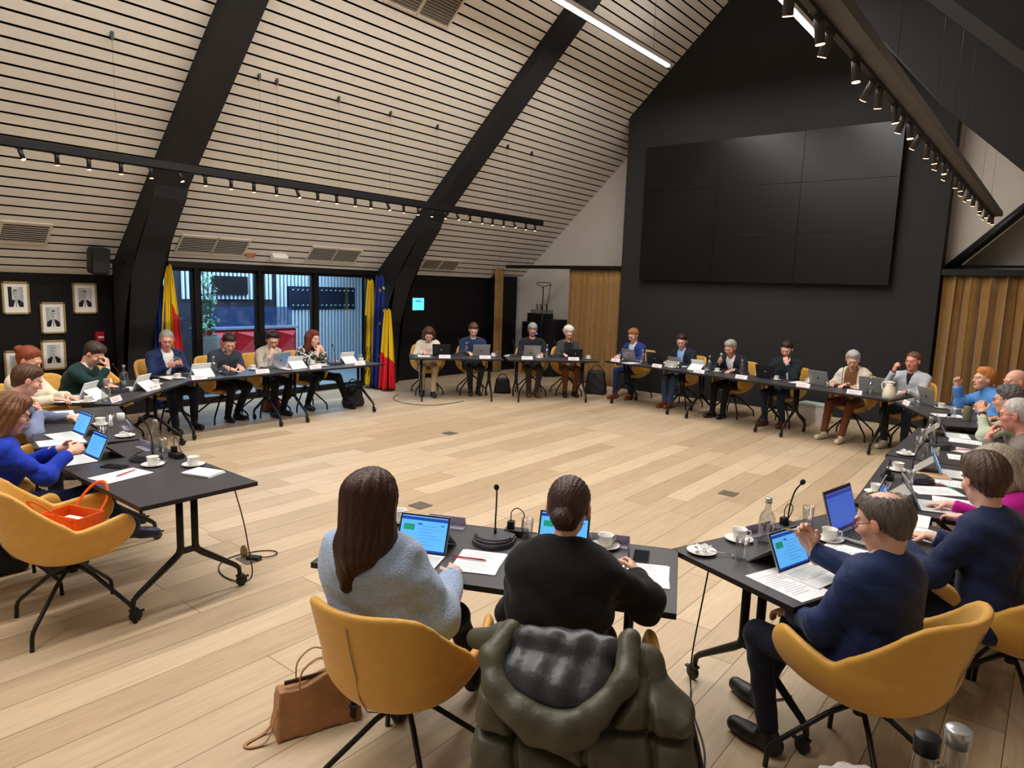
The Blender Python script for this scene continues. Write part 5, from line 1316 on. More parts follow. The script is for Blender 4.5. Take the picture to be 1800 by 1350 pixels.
P('P3', -7.8, 2.2, T('L3'), 'woman with a copper updo and cream sweater typing behind the man in grey-blue', scale=0.88, lean=10, pitch=28, hair='updo', hcol=(130, 62, 34), female=True, top=CREAM, tthick=.022, L=('table', -.08, .48), Rr=('table', .12, .48), legs=True)
P('P4', -8.34, 2.81, T('L3'), 'man in a dark green sweater resting his forehead on his fist', lean=25, pitch=42, yaw=-4, hcol=(58, 44, 34), top=DGR, shirt=WSH, L=('table', .02, .50), Rr=('forehead',), hvol=1.2, trousers=BLK, scale=0.94)
P('P5', -9.09, 4.13, T('L4'), 'man in a navy suit with white shirt and glasses holding a phone', scale=0.92, lean=11.5, pitch=16, yaw=-20, hair='buzz', hcol=(150, 146, 140), top=SUITB, tthick=.02, vneck=True, shirt=WSH, glasses=FRR, L=('hold', -.06, .42, .86), Rr=('hold', .10, .42, .86), bulk=1.12, skin=(224, 160, 138), feet={-1: (-.22, .30), 1: (.08, .42)}, trousers=NVT, hvol=2.0)
P('P6', -9.07, 4.89, T('L4'), 'man in a charcoal sweater leaning over his keyboard before the tall plant', scale=0.92, lean=25, pitch=34, yaw=-18, hcol=(48, 34, 26), top=CHAR, shirt=PINKSH, L=('table', -.08, .46), Rr=('table', .1, .46), bulk=1.15, trousers=BLK, feet={-1: (-.2, .05), 1: (-.02, .12)})
P('P7', -9.08, 5.58, T('L5'), 'woman with short dark hair, glasses and beige cardigan, hand at her mouth', scale=0.9, lean=22, pitch=24, yaw=-22, hcol=(44, 30, 24), female=True, top=BEIGE, cardigan=True, shirt=CREAM, scarf=CREAM, glasses=FRM, L=('table', -.16, .42), Rr=('mouth',), trousers=BLK, hvol=1.5, feet={-1: (-.14, .22), 1: (.04, .26)})
P('P8', -9.08, 6.25, T('L5'), 'woman in a black and white patterned blouse, hands folded at her mouth', scale=0.9, lean=24, pitch=6, yaw=10, side=0, hair='wavy', hcol=(104, 52, 32), female=True, top=blouse(), L=('mouth',), Rr=('mouth',), trousers=BLK, shoes=BLK, feet={-1: (-.52, .36), 1: (.02, .10)}, hvol=.7)
P('P9', -8.98, 8.78, T('F1'), 'woman in a cream sweater and beige trousers writing beside the flags', scale=0.9, lean=25, pitch=36, hair='wavy', hcol=(84, 54, 36), female=True, top=CREAM, tthick=.024, trousers=(196, 172, 134), shoes=(36, 34, 34), L=('table', -.12, .45), Rr=('pen', .10, .44), hvol=.7, feet={-1: (-.08, .40), 1: (.10, .25)})
P('P10', -8.45, 9.41, T('F1'), 'man in a dark blue shirt at a silver laptop against the black panelling', scale=0.94, lean=8, pitch=32, hcol=(80, 58, 38), top=DKN, L=('table', -.14, .44), Rr=('table', .1, .45), trousers=(36, 44, 44), shoes=(58, 38, 26), bulk=1.05, feet={-1: (-.10, .16), 1: (.05, .2)})
P('P11', -7.68, 10.2, T('F2'), 'grey-haired man with glasses in a dark sweater before the equipment rack', scale=0.96, lean=3, pitch=34, hcol=(140, 140, 138), top=BLKS, glasses=FRM, trousers=(58, 56, 50), shoes=(90, 66, 46), hvol=1.3, bulk=1.05, skin=(206, 150, 128), feet={-1: (-.06, .30), 1: (.08, .26)})
P('P12', -7.23, 10.72, T('F2'), 'woman with fluffy white hair, red glasses and a rust-coloured scarf', scale=0.9, lean=5, pitch=26, hair='curly', hcol=(226, 218, 200), female=True, top=DKC, cardigan=True, shirt=BLKS, scarf=RUST, glasses=FRR, trousers=BRT, skin=(226, 178, 160), feet={-1: (-.10, .26), 1: (.08, .26)}, hvol=1.15)
P('P13', -6.2, 11.44, T('K1'), 'ginger man in a bright blue suit and pale shirt with brown shoes', scale=0.92, lean=11, pitch=26, hcol=(160, 104, 58), top=SUITBL, tthick=.02, vneck=True, shirt=mat('pale_shirt', (196, 208, 232), .7), glasses=FRM, trousers=(32, 42, 84), shoes=(138, 66, 34), hvol=1.5, feet={-1: (-.16, .26), 1: (.06, .44)})
P('P14', -5.1, 11.23, T('K1'), 'man in a navy suit and light blue shirt with crossed ankles', scale=0.92, lean=16, pitch=22, yaw=22, hcol=(58, 40, 30), top=SUITD, tthick=.02, vneck=True, shirt=LBS, glasses=FRR, trousers=(62, 82, 112), shoes=(126, 58, 34), bulk=1.12, feet={-1: (.0, .36), 1: (.10, .38)}, L=('table', -.1, .42), Rr=('table', .16, .42))
P('P15', -4.12, 11.02, T('K2'), 'grey-haired man in a dark suit and tie speaking into a microphone', scale=0.92, lean=22, pitch=26, hcol=(158, 154, 144), top=SUITD, tthick=.02, vneck=True, shirt=WSH, tie=mat('grey_tie', (90, 92, 104), .6), trousers=BLK, Rr=('hold', .10, .42, .90), L=('table', -.14, .42), bulk=1.08, skin=(214, 156, 132), hair='swept', feet={-1: (-.05, .36), 1: (.10, .42)})
P('P16', -3.26, 10.87, T('K2'), 'man with a short beard in a black sweater, hand over his mouth', scale=0.94, lean=9, pitch=26, yaw=14, hcol=(54, 36, 26), top=BLKG, shirt=mat('grey_shirt', (150, 156, 164), .7), beard=(96, 60, 42), trousers=(40, 50, 70), shoes=(84, 50, 34), L=('mouth',), Rr=('table', .26, .40), bulk=1.1, feet={-1: (-.12, .24), 1: (.12, .32)})
P('P17', -2.24, 10.67, T('K3'), 'woman with short silver hair in a cream cardigan and brown trousers', scale=0.9, lean=19, pitch=24, yaw=24, hcol=(176, 174, 168), female=True, top=CRC, cardigan=True, tthick=.03, shirt=BRN, trousers=BRT, shoes=(214, 200, 172), hvol=1.6, bulk=1.12, L=('table', .0, .42), Rr=('table', .18, .42), feet={-1: (-.10, .52), 1: (.18, .44)})
P('P18', -1.54, 10.54, T('K3'), 'man in a light grey zip sweater with his hand raised by his chin', scale=0.92, lean=3, pitch=6, yaw=-6, hcol=(104, 72, 50), hair='buzz', hvol=2.2, top=LGR, zipneck=True, shirt=BLKS, L=('table', -.05, .40), Rr=('at', (.14, .22, 1.04), (-.3, .2, 1), (-.6, -.6, 0), 1.2, (.5, .6, -1)), trousers=(28, 36, 52), shoes=(196, 184, 164), bulk=1.1, skin=(222, 152, 128), feet={-1: (-.12, .34), 1: (.14, .30)})
P('P19', -0.5, 9.53, T('KA'), 'woman in a sky-blue turtleneck with short ginger hair, one fist raised', scale=0.9, lean=20, pitch=-2, yaw=8, hair='short', hcol=(196, 124, 66), female=True, top=SKY, tthick=.024, collar='turtle', hvol=1.9, bulk=1.15, L=('table', -.1, .38), Rr=('at', (.16, .38, 1.02), (-.1, .15, 1), (-.9, .3, 0), 1.3, (.4, .4, -1)), trousers=BLK)
P('P20', -0.16, 8.70, T('KA'), 'bald man partly hidden behind the curly-haired man at the right edge', scale=1.02, lean=19, pitch=10, yaw=10, hair='none', hcol=(120, 90, 70), top=SUITD, trousers=BLK, skin=(224, 168, 146))
P('P21', -0.2, 7.62, T('R3'), 'man with curly dark grey hair, glasses and a pale green sweater, hands clasped before him', lean=16, scale=0.88, pitch=8, yaw=-6, hair='curly', hcol=(92, 88, 84), top=PALEG, glasses=FRR, hvol=.85, watch=-1, L=('at', (-.04, .30, .98), (.3, .35, 1), (.9, -.3, .1), 1.2, (-.4, .4, -1)), Rr=('at', (.05, .32, .98), (-.3, .35, 1), (-.9, -.3, .1), 1.2, (.4, .4, -1)), sleeves=.86, trousers=BLK)
P('P22', -0.07, 6.36, T('R3'), 'silver-haired man in a taupe sweater with thin glasses, chin on his hand', lean=16, scale=0.94, pitch=10, yaw=-4, hair='buzz', hcol=(186, 182, 174), top=TAUPE, glasses=FRM, L=('mouth',), Rr=('table', .1, .42), bulk=1.12, skin=(222, 158, 136), collar='none', trousers=BLK, hvol=2.0)
P('P24', 0.32, 5.4, T('R2'), 'person in a red sleeve at the right edge, hand in front', scale=0.92, lean=12, hair='none', top=REDK, female=True, L=('at', (-.12, .30, 1.0), (.2, .6, .8), (.8, .2, 0), .8), Rr=('table', .1, .4))
P('P23', 0.0, 4.5, T('R2') - .35, 'woman in magenta with ash-blonde hair reaching towards her tablet, behind the brown-haired man', lean=25, scale=0.88, pitch=34, yaw=10, hair='bob', hcol=(152, 138, 122), female=True, top=MAG, Rr=('table', .16, .60), L=('table', -.05, .45), near=False, trousers=BLK)
P('P25', -0.17, 3.83, T('R1'), 'man with thick brown hair in a navy blazer and white collar, seen from behind', lean=8, scale=0.92, pitch=20, yaw=-28, hcol=(74, 54, 40), top=SUITN, tthick=.022, vneck=True, shirt=WSH, near=True, bulk=1.08, hvol=1.7, trousers=NVT, hair='swept')
P('P26', -0.5, 2.93, T('R1'), 'balding man in a navy blazer and red-tipped glasses holding a pencil, seen from behind', lean=0, scale=0.87, pitch=22, yaw=6, hair='ring', hcol=(94, 86, 78), top=SUITB, tthick=.024, vneck=True, shirt=PINKSH, near=True, bulk=1.16, glasses=FRR, hvol=1.5, trousers=(26, 28, 42), shoes=(18, 18, 20), Rr=('at', (.16, .36, .86), (-.2, .35, .8), (-.75, -.3, .2), .85, (.6, .1, -1)), L=('lap', -.10, .24), feet={-1: (-.12, .30), 1: (.10, .52)})
P('P27', -2.01, 1.74, T('C'), 'woman in a fuzzy light blue sweater with long dark brown hair, seen from behind', scale=0.92, lean=-6, pitch=16, yaw=-14, hair='long', hcol=(58, 32, 24), female=True, top=FUZZ, tthick=.034, near=True, bulk=1.1, L=('table', -.10, .42), Rr=('at', (.225, .18, .785), (-.1, 1, .12), (-.4, 0, -.9), .7, (.25, -.9, -.5)), ring=1, trousers=(20, 20, 24), shoes=(16, 16, 18), feet={-1: (-.06, .34), 1: (.22, .60, .13)})
P('P28', -1.37, 2.05, T('C'), 'woman in a black jacket with her dark hair in a low bun, seen from behind', scale=0.92, lean=16, pitch=14, yaw=-2, hair='bun', hcol=(62, 44, 36), female=True, top=BLKJ, tthick=.03, near=True, bulk=1.14, shirt=None, L=('table', -.05, .40), Rr=('at', (.26, .40, .80), (-.25, 1, .25), (-.8, 0, -.6), .9, (.8, -.2, -.6)), trousers=BLK, shoes=BLK)
P('P29', -0.14, 0.968, 0, 'person with fluffy grey hair at the bottom edge, only the crown in view', scale=0.93, lean=6, hair='curly', hcol=(170, 164, 156), top=DKC, hvol=.9, pitch=12, legs=False, L=('table', -.14, .38), Rr=('table', .14, .38))

# ---- chairs under them
CD = dict(P1=(-4.93, 1.2), P2=(-6.45, 1.61), P3=(-7.8, 2.2), P4=(-8.34, 2.81), P5=(-9.09, 4.13), P6=(-9.07, 4.89), P7=(-9.08, 5.58), P8=(-9.08, 6.25), P9=(-8.98, 8.78), P10=(-8.45, 9.41), P11=(-7.68, 10.2), P12=(-7.23, 10.72),
          P13=(-6.2, 11.44), P14=(-5.1, 11.23), P15=(-4.12, 11.02), P16=(-3.26, 10.87), P17=(-2.24, 10.67), P18=(-1.54, 10.54), P19=(-0.5, 9.53), P20=(-0.13, 8.70), P21=(-0.2, 7.62), P22=(-0.07, 6.36), P23=(0.04, 4.5), P24=(0.32, 5.4), P25=(-0.02, 3.92), P26=(-0.48, 2.98), P27=(-1.89, 1.76), P28=(-1.30, 2.08))
TB = dict(P1='L1', P2='L2', P3='L3', P4='L3', P5='L4', P6='L4', P7='L5', P8='L5', P9='F1', P10='F1', P11='F2', P12='F2', P13='K1', P14='K1', P15='K2', P16='K2', P17='K3', P18='K3', P19='KA', P20='KA', P21='R3', P22='R3', P23='R2', P24='R2', P25='R1', P26='R1', P27='C', P28='C')
TWC = dict(P27=-9, P26=4, P28=-3, P5=8, P8=-10, P9=6, P13=-8, P17=10)
WHO['P24'] = 'the person in the red sleeve'
for k, (x, y) in CD.items():
    chair(x, y, T(TB[k]) + R(TWC.get(k, 0)), 'mustard conference chair occupied by ' + WHO[k])
chair(-4.27, 1.38, R(-8), 'mustard conference chair left empty, with the orange bag on its seat')
chair(-8.78, 3.32, R(-68), 'empty mustard conference chair between the man in green and the man in the navy suit')

# ---- held things
def held(fn, key, q, label, cat, off=(0, 0, 0), dirv=None):
    i = HANDS[key]; o = fn(); p = Vector(i['hand'][q]) + Vector(off); d = Vector(dirv) if dirv else Vector(i['hd'][q])
    o.location = p; o.rotation_euler = d.to_track_quat('X', 'Z').to_euler(); return tag(o, label, cat)
WOODP = mat('natural_pencil', (188, 142, 84), .5)
held(lambda: mk_pencil(WOODP), 'P26', 1, 'wooden pencil in the raised hand of the balding man', 'pencil', dirv=(-.75, -.55, .05))
held(lambda: mk_pencil(DARKM), 'P28', 1, 'dark pen in the hand of the woman with the hair bun', 'pen', off=(.0, .0, .02), dirv=(-.3, .3, .7))
held(lambda: mk_pencil(DARKM), 'P9', 1, 'dark pen in the hand of the woman in the cream sweater', 'pen', dirv=(.3, -.3, -.5))
ph = mk_phone(); pa, pb = HANDS['P5']['hand'][1], HANDS['P5']['hand'][-1]; ph.location = Vector((pa + pb) / 2) + Vector((.0, 0, .02)); ph.rotation_euler = (R(60), 0, R(90)); tag(ph, 'black smartphone held in both hands by the man in the navy suit', 'phone')
hm_ = MB().tube([(0, 0, 0), (.0, .0, .16)], .012, 10).lathe([(0, .16), (.022, .165), (.026, .185), (.018, .205), (0, .21)], 12).build('handheld_microphone', mat('silver_mic', (170, 170, 172), .3, metal=.7)); tag(hm_, 'silver microphone held up by the grey-haired man in the dark suit', 'microphone'); hm_.location = Vector(HANDS['P15']['hand'][1]) + Vector((.0, -.02, -.08)); hm_.rotation_euler = (R(-15), 0, 0)

# ---- orange bag on the empty chair
ORB = mat('orange_leather', (232, 96, 22), .45, bump=.1, bscale=200); ob = tag(empty('orange_handbag', (-4.27, 1.40, .478), R(20)), 'bright orange handbag with long straps on the empty chair', 'bag')
mb = MB(); ob.scale = (.9, .9, .9); w_, d_, h_ = .15, .09, .19
for (c_, dd) in (((0, -d_, h_ / 2), (2 * w_, .008, h_)), ((0, d_, h_ / 2), (2 * w_, .008, h_)), ((-w_, 0, h_ / 2), (.008, 2 * d_, h_)), ((w_, 0, h_ / 2), (.008, 2 * d_, h_)), ((0, 0, .005), (2 * w_, 2 * d_, .01))): mb.box(c_, dd, None, 0, .002)
mb.build('bag_body', ORB, ob)
for q, lean_ in ((-1, -.16), (1, .10)):
    MB().tube(crv([(-.10, q * d_, .16), (-.10, q * d_ + lean_ * .4, .22), (-.05, q * d_ + lean_, .31), (.04, q * d_ + lean_ * 1.1, .33), (.10, q * d_ + lean_ * .7, .25), (.10, q * d_, .16)]), .012, 8, flat=.35).build('strap', ORB, ob)
MB().tube([(.10, .10, .14), (.13, .11, .11), (.13, .11, .05), (.12, .10, .0)], .004, 6).build('white_cord', WHITEP, ob); box_obj('paper_inside', (.03, .0, .10), (.2, .06, .1), PAPER, ob)

# ---- brown leather bag beside the woman in blue
LEA = mat('tan_leather', (164, 116, 72), .5, var=.15, scale=12, bump=.25, bscale=90); LEAD = mat('dark_leather_inside', (70, 40, 24), .7)
bb = tag(empty('leather_tote_bag', (-2.46, 1.74, 0), R(70)), 'tan leather tote bag on the floor beside the woman in fuzzy blue', 'bag')
bb.scale = (.84, .84, .84); f = Field((-.26, -.16, -.02), (.26, .16, .36), .008); X, Y, Z = f.grid()
wz = .20 + .03 * (1 - Z / .28); dz = .085 * (1 - .75 * np.clip(Z / .29, 0, 1)) + .012
g = np.maximum(np.maximum(np.abs(X) - wz, np.abs(Y) - dz), np.maximum(Z - .27 + .25 * X ** 2 * 4 - .02 * np.sin(20 * X), .004 - Z)); f.d = (g + .004 * np.sin(30 * X + 10 * Z) * np.sin(22 * Z)).astype(np.float32)
v, ff = f.mesh(); lb_ = link('bag_body', mesh_np('bag_body', [(v, ff)]), LEA, bb)
MB().box((0, 0, .272), (.34, .012, .02)).build('opening', LEAD, bb)
for q in (-1, 1): MB().tube(crv([(-.1, q * .03, .22), (-.09, q * .05, .34), (0, q * .06, .40), (.09, q * .05, .34), (.1, q * .03, .22)]), .009, 8, flat=.4).build('handle', LEA, bb)
MB().tube(crv([(-.20, -.03, .20), (-.23, -.05, .12), (-.28, -.07, .02), (-.36, -.06, .006), (-.37, -.02, .006), (-.27, .02, .01), (-.22, .02, .06)]), .010, 6, flat=.3).build('shoulder_strap', LEA, bb)
MB().tube([(-.20, -.03, .22), (-.205, -.035, .18)], .007, 8).build('gold_clasp', mat('brass', (200, 160, 80), .3, metal=1), bb)

# ---- olive puffer coat over the chair of the woman with the bun
OLV = mat('olive_nylon', (76, 74, 58), .44, var=.1, scale=8, bump=.5, bscale=22, spec=.4); LIN = mat('dark_lining', (40, 41, 46), .35, bump=.4, bscale=22)
ct = tag(empty('puffer_coat', (-1.255, 2.06, 0), T('C')), 'olive green hooded puffer coat draped over the chair back of the woman with the bun', 'coat')
f = Field((-.50, -.62, .06), (.56, -.12, .98), .0075); X, Y, Z = f.grid()
zz = .86 - Z; hw = .315 + .14 * zz; xc = .045 + .07 * zz; u = X - xc
yc = -.455 - .05 * np.sin(np.clip(zz, 0, .8) * 3.2) + .75 * np.clip(np.abs(u) - .10, 0, 1) ** 2 + .012 * np.sin(19 * X + 3)
xg = np.array([-.20, .02, .22]); gr = sum(np.exp(-((u - g - .02 * np.sin(5 * Z)) / .012) ** 2) for g in xg)
ph_ = (Z + .03 - .10 * np.abs(u - .02) * (np.abs(u) < .2) + .03 * np.sin(6 * X)) / .128; puff = np.abs(np.sin(math.pi * ph_)) ** .35
edge = np.maximum(np.abs(u) - hw, np.maximum(Z - .75 - .095 * np.clip((np.abs(X) - .15) / .06, 0, 1) + .9 * np.clip(np.abs(u) - .2, 0, 1) ** 1.2, .07 + .08 * np.abs(u) - Z))
th = .018 + .052 * puff - .026 * gr
gz = np.exp(-((ph_ - np.round(ph_)) * .128 / .010) ** 2); th = th - .020 * gz; a_ = np.maximum(edge + .05, 0); b_ = np.maximum(np.abs(Y - yc) - th + .03, 0)
f.d = (np.sqrt(a_ ** 2 + b_ ** 2) - .04 + .003 * np.sin(60 * X + 20 * Z) * np.sin(45 * Z - 18 * X)).astype(np.float32)
f.prim(('c', (-.22, -.34, .86), (.24, -.34, .86), .045, .045), .04); f.prim(('c', (.20, -.38, .85), (.33, -.37, .72), .05, .055), .06); f.prim(('c', (-.22, -.36, .86), (-.34, -.27, .80), .045, .035), .04)
v, ff = f.mesh(); link('quilted_body', mesh_np('quilted_body', [(v, ff)]), OLV, ct)
hd_ = Field((-.32, -.70, .54), (.30, -.25, 1.05), .0075)
ringp = [(-.20, -.36, .90), (-.235, -.46, .855), (-.205, -.525, .80), (-.11, -.565, .755), (.01, -.575, .74), (.11, -.55, .79), (.18, -.48, .86), (.18, -.37, .93)]
for a, b_ in zip(ringp[:-1], ringp[1:]): hd_.prim(('c', a, b_, .034, .036), .03)
hd_.prim(('c', (-.16, -.535, .745), (.08, -.555, .72), .034, .036), .05); hd_.prim(('c', (-.08, -.55, .69), (.03, -.56, .675), .036, .028), .05)
hd_.noise(.0018, lambda X, Y, Z: np.sin(70 * X + 30 * Z) * np.sin(50 * Y + 60 * Z))
v, ff = hd_.mesh(); link('hood', mesh_np('hood', [(v, ff)]), OLV, ct)
ln_ = Field((-.26, -.64, .60), (.24, -.25, .98), .0075); ln_.prim(('e', (-.02, -.455, .835), (.195, .115, .05), rotx(.5)), .02); ln_.prim(('e', (.0, -.385, .888), (.21, .055, .055)), .03)
ln_.noise(.006, lambda X, Y, Z: np.sin(45 * X + 20 * Y) * np.sin(38 * Y - 25 * X)); v, ff = ln_.mesh(); link('hood_lining', mesh_np('hood_lining', [(v, ff)]), LIN, ct)
MB().tube([(.36, -.38, .76), (.395, -.42, .66), (.435, -.42, .5), (.48, -.40, .3), (.51, -.38, .12)], .012, 6).build('zip_edge', mat('black_zip', (18, 18, 20), .5), ct)
for xx in (.10, .30): MB().tube([(xx, -.565, .60 if xx < .2 else .42), (xx + .005, -.56, .3), (xx, -.54, .10)], .012, 6, flat=.35).build('hanging_strap', LEA, ct)

# ---- other bags on the floor
def bag(loc, rz, size, m, label, strap=True, nm='handbag'):
    o = tag(empty(nm, loc, rz), label, 'bag'); w_, d_, h_ = size
    f = Field((-w_ * .8, -d_, -.02), (w_ * .8, d_, h_ * 1.2), .011); X, Y, Z = f.grid(); t = np.clip(Z / h_, 0, 1)
    g = np.sqrt(np.maximum(np.abs(X) - w_ * .5 * (1 - .25 * t) + .05, 0) ** 2 + np.maximum(np.abs(Y) - d_ * .5 * (1 - .5 * t) + .04, 0) ** 2 + np.maximum(np.abs(Z - h_ * .5) - h_ * .5 + .05, 0) ** 2) - .045
    f.d = np.maximum(g + .006 * np.sin(28 * X + 12 * Z) * np.sin(24 * Z + 9 * Y), .003 - Z).astype(np.float32); v, ff = f.mesh(); link('bag_body', mesh_np('bag_body', [(v, ff)]), m, o)
    if strap: MB().tube(crv([(-w_ * .25, 0, h_ * .9), (-w_ * .2, 0, h_ * 1.1), (0, .03, h_ * 1.2), (w_ * .2, 0, h_ * 1.1), (w_ * .25, 0, h_ * .9)]), .009, 7).build('strap', m, o)
    return o
BBK = mat('black_fabric_bag', (24, 23, 25), .7, var=.15, scale=20, bump=.2)
bag((-9.28, 5.78, 0), R(100), (.32, .2, .22), mat('brown_bag', (142, 78, 40), .5), 'brown handbag under the table by the short-haired woman')
bag((-8.80, 6.95, 0), R(80), (.34, .24, .36), BBK, 'black bag on the floor at the table end by the flags')
bag((-6.9, 11.25, 0), R(20), (.42, .3, .46), BBK, 'black backpack on the floor beside the white-haired woman', nm='backpack')
bag((-8.1, 9.88, 0), R(40), (.34, .16, .30), BBK, 'small black bag leaning by the table leg before the rack')
bag((-5.42, 1.30, 0), R(0), (.38, .3, .34), BBK, 'black bag on the floor behind the empty chair at the left edge', nm='backpack')
bag((-.95, 10.45, 0), R(30), (.4, .28, .3), mat('navy_bag', (38, 44, 62), .7), 'dark navy bag on the floor by the man in the light grey sweater')
cr_ = tag(empty('storage_crate', (-2.98, 11.55, 0), R(170)), 'white plastic storage crate on the floor at the foot of the black wall', 'crate')
for (c_, dd) in (((0, -.14, .14), (.44, .01, .28)), ((0, .14, .14), (.44, .01, .28)), ((-.215, 0, .14), (.01, .28, .28)), ((.215, 0, .14), (.01, .28, .28)), ((0, 0, .01), (.43, .28, .01))): box_obj('crate_wall', c_, dd, WHITEP, cr_)
box_obj('crate_lid', (0, 0, .288), (.46, .31, .02), mat('pale_green_lid', (190, 214, 200), .5), cr_)
# ---- flags
def flag(x, y, ztop, zbot, w_top, w_bot, rz, cols, split, label, pole=True):
    o = tag(empty('flag', (x, y, 0), rz), label, 'flag', 'flags on poles beside the glass doors')
    nx, nz = 40, 44; me_v = []; me_f = []; mi = []
    for j in range(nz + 1):
        t = j / nz; z = ztop + (zbot - ztop) * t; w_ = w_top + (w_bot - w_top) * t ** .8
        for i in range(nx + 1):
            u = i / nx - .5; me_v.append((u * w_, .035 * (.3 + t) * math.sin(u * 17 + 1.5 * t) + .015 * math.sin(u * 31), z + .02 * math.sin(u * 9)))
    for j in range(nz):
        for i in range(nx):
            k = j * (nx + 1) + i; me_f.append((k, k + 1, k + nx + 2, k + nx + 1)); mi.append(split((i + .5) / nx - .5, (j + .5) / nz))
    me = bpy.data.meshes.new('cloth'); me.from_pydata(me_v, [], me_f)
    for p, m_ in zip(me.polygons, mi): p.material_index = m_; p.use_smooth = True
    c_ = link('cloth', me, cols, o); so = c_.modifiers.new('thickness', 'SOLIDIFY'); so.thickness = .004
    if pole: MB().tube([(0, .03, 0), (0, .03, ztop + .06)], .012, 8).lathe([(.12, 0), (.13, .015), (.02, .03), (0, .03)], 16, (0, .03, 0)).build('pole', BLACKM, o)
    return o
YEL = mat('flag_yellow', (226, 190, 20), .7); REDF = mat('flag_red', (206, 24, 34), .7); BLU = mat('flag_blue', (20, 44, 120), .7); BLF = mat('flag_black', (24, 22, 20), .7)
flag(-10.12, 8.40, 2.02, .06, .10, .30, R(38), [YEL, BLF], lambda u, v: 1 if (v > .35 and u < -.40) or (.62 < v < .92 and abs(math.sin(23 * u + 19 * v)) > .86 and u < .15) else 0, 'yellow flag with black lion markings, left of the three beside the black beam')
flag(-9.90, 8.44, 2.10, .04, .14, .30, R(38), [BLU, YEL], lambda u, v: 1 if (u > .3 and int(v * 44) % 9 == 4) or (abs(u) < .05 and int(v * 44) % 13 == 5) else 0, 'dark blue flag with small gold stars, middle of the three beside the black beam')
flag(-9.66, 8.42, 1.50, .03, .10, .32, R(38), [YEL, REDF], lambda u, v: 1 if v > .60 + .12 * u else 0, 'yellow and red flag hanging lowest, right of the three beside the black beam')
flag(-10.10, 4.70, 2.13, .45, .08, .36, R(75), [YEL, REDF], lambda u, v: 1 if (v > .35 + .35 * max(0, .25 - abs(u - .42)) and u > .12) or (v > .58 and u < -.22) else 0, 'yellow and red flag before the left glass pane, behind the man in the navy suit')
flag(-10.16, 4.60, 1.95, .10, .06, .30, R(75), [BLU, YEL], lambda u, v: 0, 'dark blue flag partly hidden beside the first black beam', pole=False)
# ---- equipment rack in the corner
rk = tag(empty('equipment_rack', (-9.45, 12.82, 0), R(-8)), 'black equipment rack with blue indicator lights in the far corner', 'rack')
box_obj('cabinet', (0, 0, .60), (.62, .55, 1.2), BLACKP, rk, bev=.01); box_obj('glass_door', (0, -.282, .60), (.56, .012, 1.12), mat('smoked_door', (18, 18, 22), .1, alpha=.8), rk)
for k in range(7): box_obj('rack_unit', (0, -.27, .15 + .15 * k), (.5, .03, .10), mat('rack_unit_grey', (46, 46, 50), .4), rk)
BLED = mat('blue_led', (20, 40, 255), .3, emit=(40, 70, 255), estr=6)
for (a, b_) in ((.12, 1.0), (.20, .95), (.12, .92)): box_obj('indicator_light', (a, -.293, b_), (.035, .01, .03), BLED, rk)
tag(box_obj('side_cabinet', (-8.98, 12.78, .64), (.30, .5, 1.28), BLACKP, bev=.01), 'narrow black cabinet beside the rack next to the curtain', 'cabinet')
sh = tag(empty('receiver_shelf', (-9.45, 12.82, 1.2), R(-8)), 'grey receiver case standing on the rack with short aerials', 'receiver')
box_obj('case', (0, 0, .1), (.5, .35, .2), BLACKP, sh, bev=.01); box_obj('grey_case', (.05, 0, .24), (.42, .3, .08), mat('grey_case', (120, 118, 112), .5), sh)
for xx in (-.1, .03, .2): MB().tube([(xx, 0, .28), (xx, 0, .38), (xx - .05, 0, .40)], .014, 6).build('aerial', BLACKP, sh)
mst = tag(empty('microphone_stand', (-9.12, 12.45, 0)), 'thin black stand with a small tray and clamps beside the rack', 'stand')
MB().tube([(0, 0, 0), (0, 0, 2.0)], .012, 8).tube([(.10, 0, .9), (.13, 0, 1.6), (.20, 0, 2.05)], .008, 6).build('pole', BLACKM, mst); MB().tube([(0, 0, .02), (.25, .0, .0)], .01, 6).tube([(0, 0, .02), (-.14, .2, .0)], .01, 6).tube([(0, 0, .02), (-.14, -.2, .0)], .01, 6).build('tripod_foot', BLACKM, mst)
MB().tube([(-.2, 0, 2.06), (0, 0, 2.0), (.22, 0, 2.06), (.15, 0, 2.1), (-.15, 0, 2.1), (-.2, 0, 2.06)], .008, 6).build('tray_frame', BLACKM, mst)

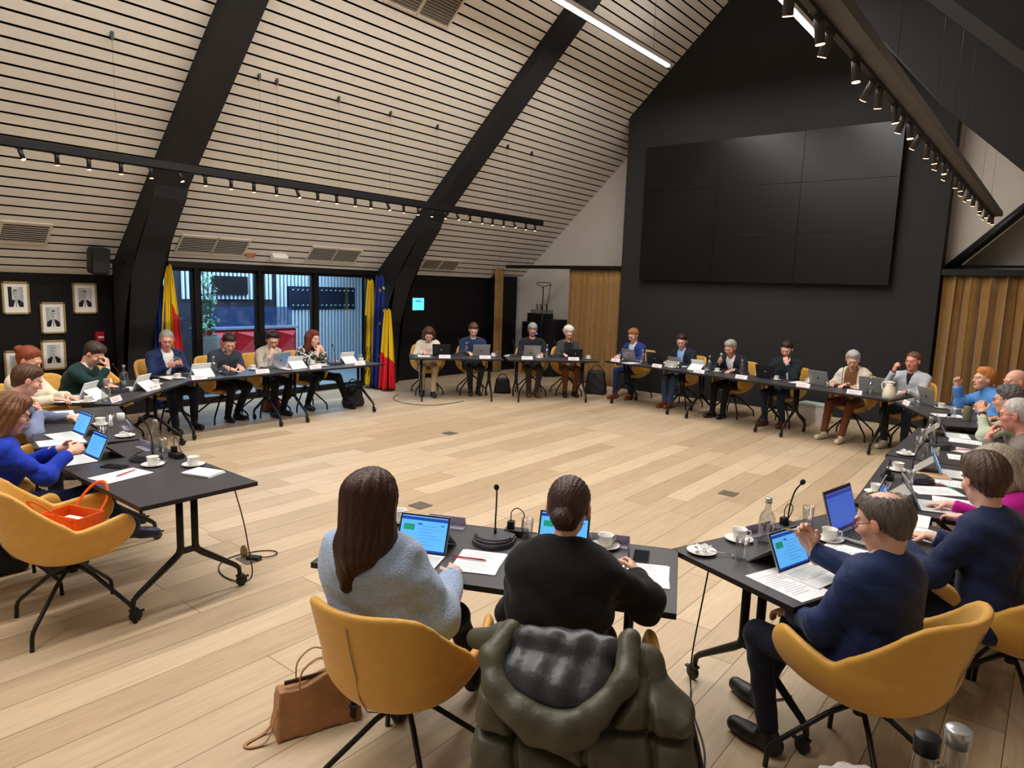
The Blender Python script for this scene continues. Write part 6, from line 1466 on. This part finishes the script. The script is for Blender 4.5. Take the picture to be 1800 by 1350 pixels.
# ---- cables
def cable(pts, label, r=.0042):
    cu = bpy.data.curves.new('c', 'CURVE'); cu.dimensions = '3D'; sp = cu.splines.new('NURBS'); sp.points.add(len(pts) - 1)
    for p, q in zip(sp.points, pts): p.co = (*q, 1)
    sp.order_u = 4; sp.use_endpoint_u = True; cu.bevel_depth = r; cu.resolution_u = 8; cu.bevel_resolution = 2
    t = bpy.data.objects.new('t', cu); COL.objects.link(t); me = bpy.data.meshes.new_from_object(t.evaluated_get(bpy.context.evaluated_depsgraph_get())); bpy.data.objects.remove(t)
    o = link('power_cable', me, BLACKP); return tag(o, label, 'cable', None)
cable([(-3.93, 2.18, .70), (-3.93, 2.25, .45), (-3.99, 2.30, .25), (-4.0, 2.34, .10), (-3.95, 2.30, .006), (-4.2, 2.22, .006), (-4.45, 2.32, .006), (-4.5, 2.5, .006), (-4.42, 2.72, .006), (-4.28, 2.74, .008), (-4.26, 2.62, .01), (-4.33, 2.55, .02)], 'black power cable dropping from the left table and looping to a floor outlet')
fo_ = tag(empty('floor_outlet', (-4.36, 2.52, 0)), 'open brass floor outlet lid with a plug beside the left table', 'outlet'); box_obj('plug', (.03, .02, .015), (.10, .05, .03), BLACKP, fo_, rot=(0, 0, .5), bev=.004); box_obj('outlet_frame', (.0, .0, .003), (.16, .12, .006), FB, fo_)
MB().lathe([(0, 0), (.045, 0), (.045, .006), (0, .006)], 20, (-.06, 0, .045), 0, Matrix.Rotation(R(80), 3, 'X')).build('lid', mat('brass_lid', (150, 132, 92), .4, metal=.6), fo_)
cable([(-1.25, 3.22, .71), (-1.27, 3.2, .45), (-1.30, 3.18, .2), (-1.29, 3.16, .02), (-1.26, 3.12, .006), (-1.22, 3.0, .006), (-1.10, 2.85, .006), (-.97, 2.66, .006), (-.94, 2.45, .006)], 'black cable hanging from the right foreground table and running along the floor')
cable([(-9.2, 8.3, .006), (-9.05, 7.95, .006), (-8.6, 7.7, .006), (-8.2, 7.75, .006), (-7.95, 7.95, .006), (-7.9, 8.3, .006), (-7.95, 8.65, .006)], 'thin black cable lying on the floor before the woman in cream trousers', .005)
cable([(-1.10, 3.28, .006), (-1.0, 3.25, .006), (-.9, 3.3, .006), (-.86, 3.42, .006)], 'short black cable end on the floor by the shoe of the balding man')
# ---- high counter just below the frame, with two bottles
tag(MB().box((.16, 1.36, .93), (.72, .34, .04), None, 0, .004).box((.16, 1.36, .46), (.66, .28, .91), None, 0, .004).build('high_counter', LAM), 'black high counter at the lower right edge carrying two bottles', 'counter')
o = mk_bottle(); o.location = (-.065, 1.385, .951); o.scale = (1.25,) * 3; tag(o, 'clear water bottle with a silver cap at the bottom right corner', 'bottle')
o = mk_bottle(); o.location = (-.105, 1.325, .951); o.scale = (1.25,) * 3; tag(o, 'clear bottle with a black cap at the bottom edge', 'bottle')
for ch in o.children:
    if ch.name.startswith('cap'): ch.data.materials.clear(); ch.data.materials.append(BLACKP)
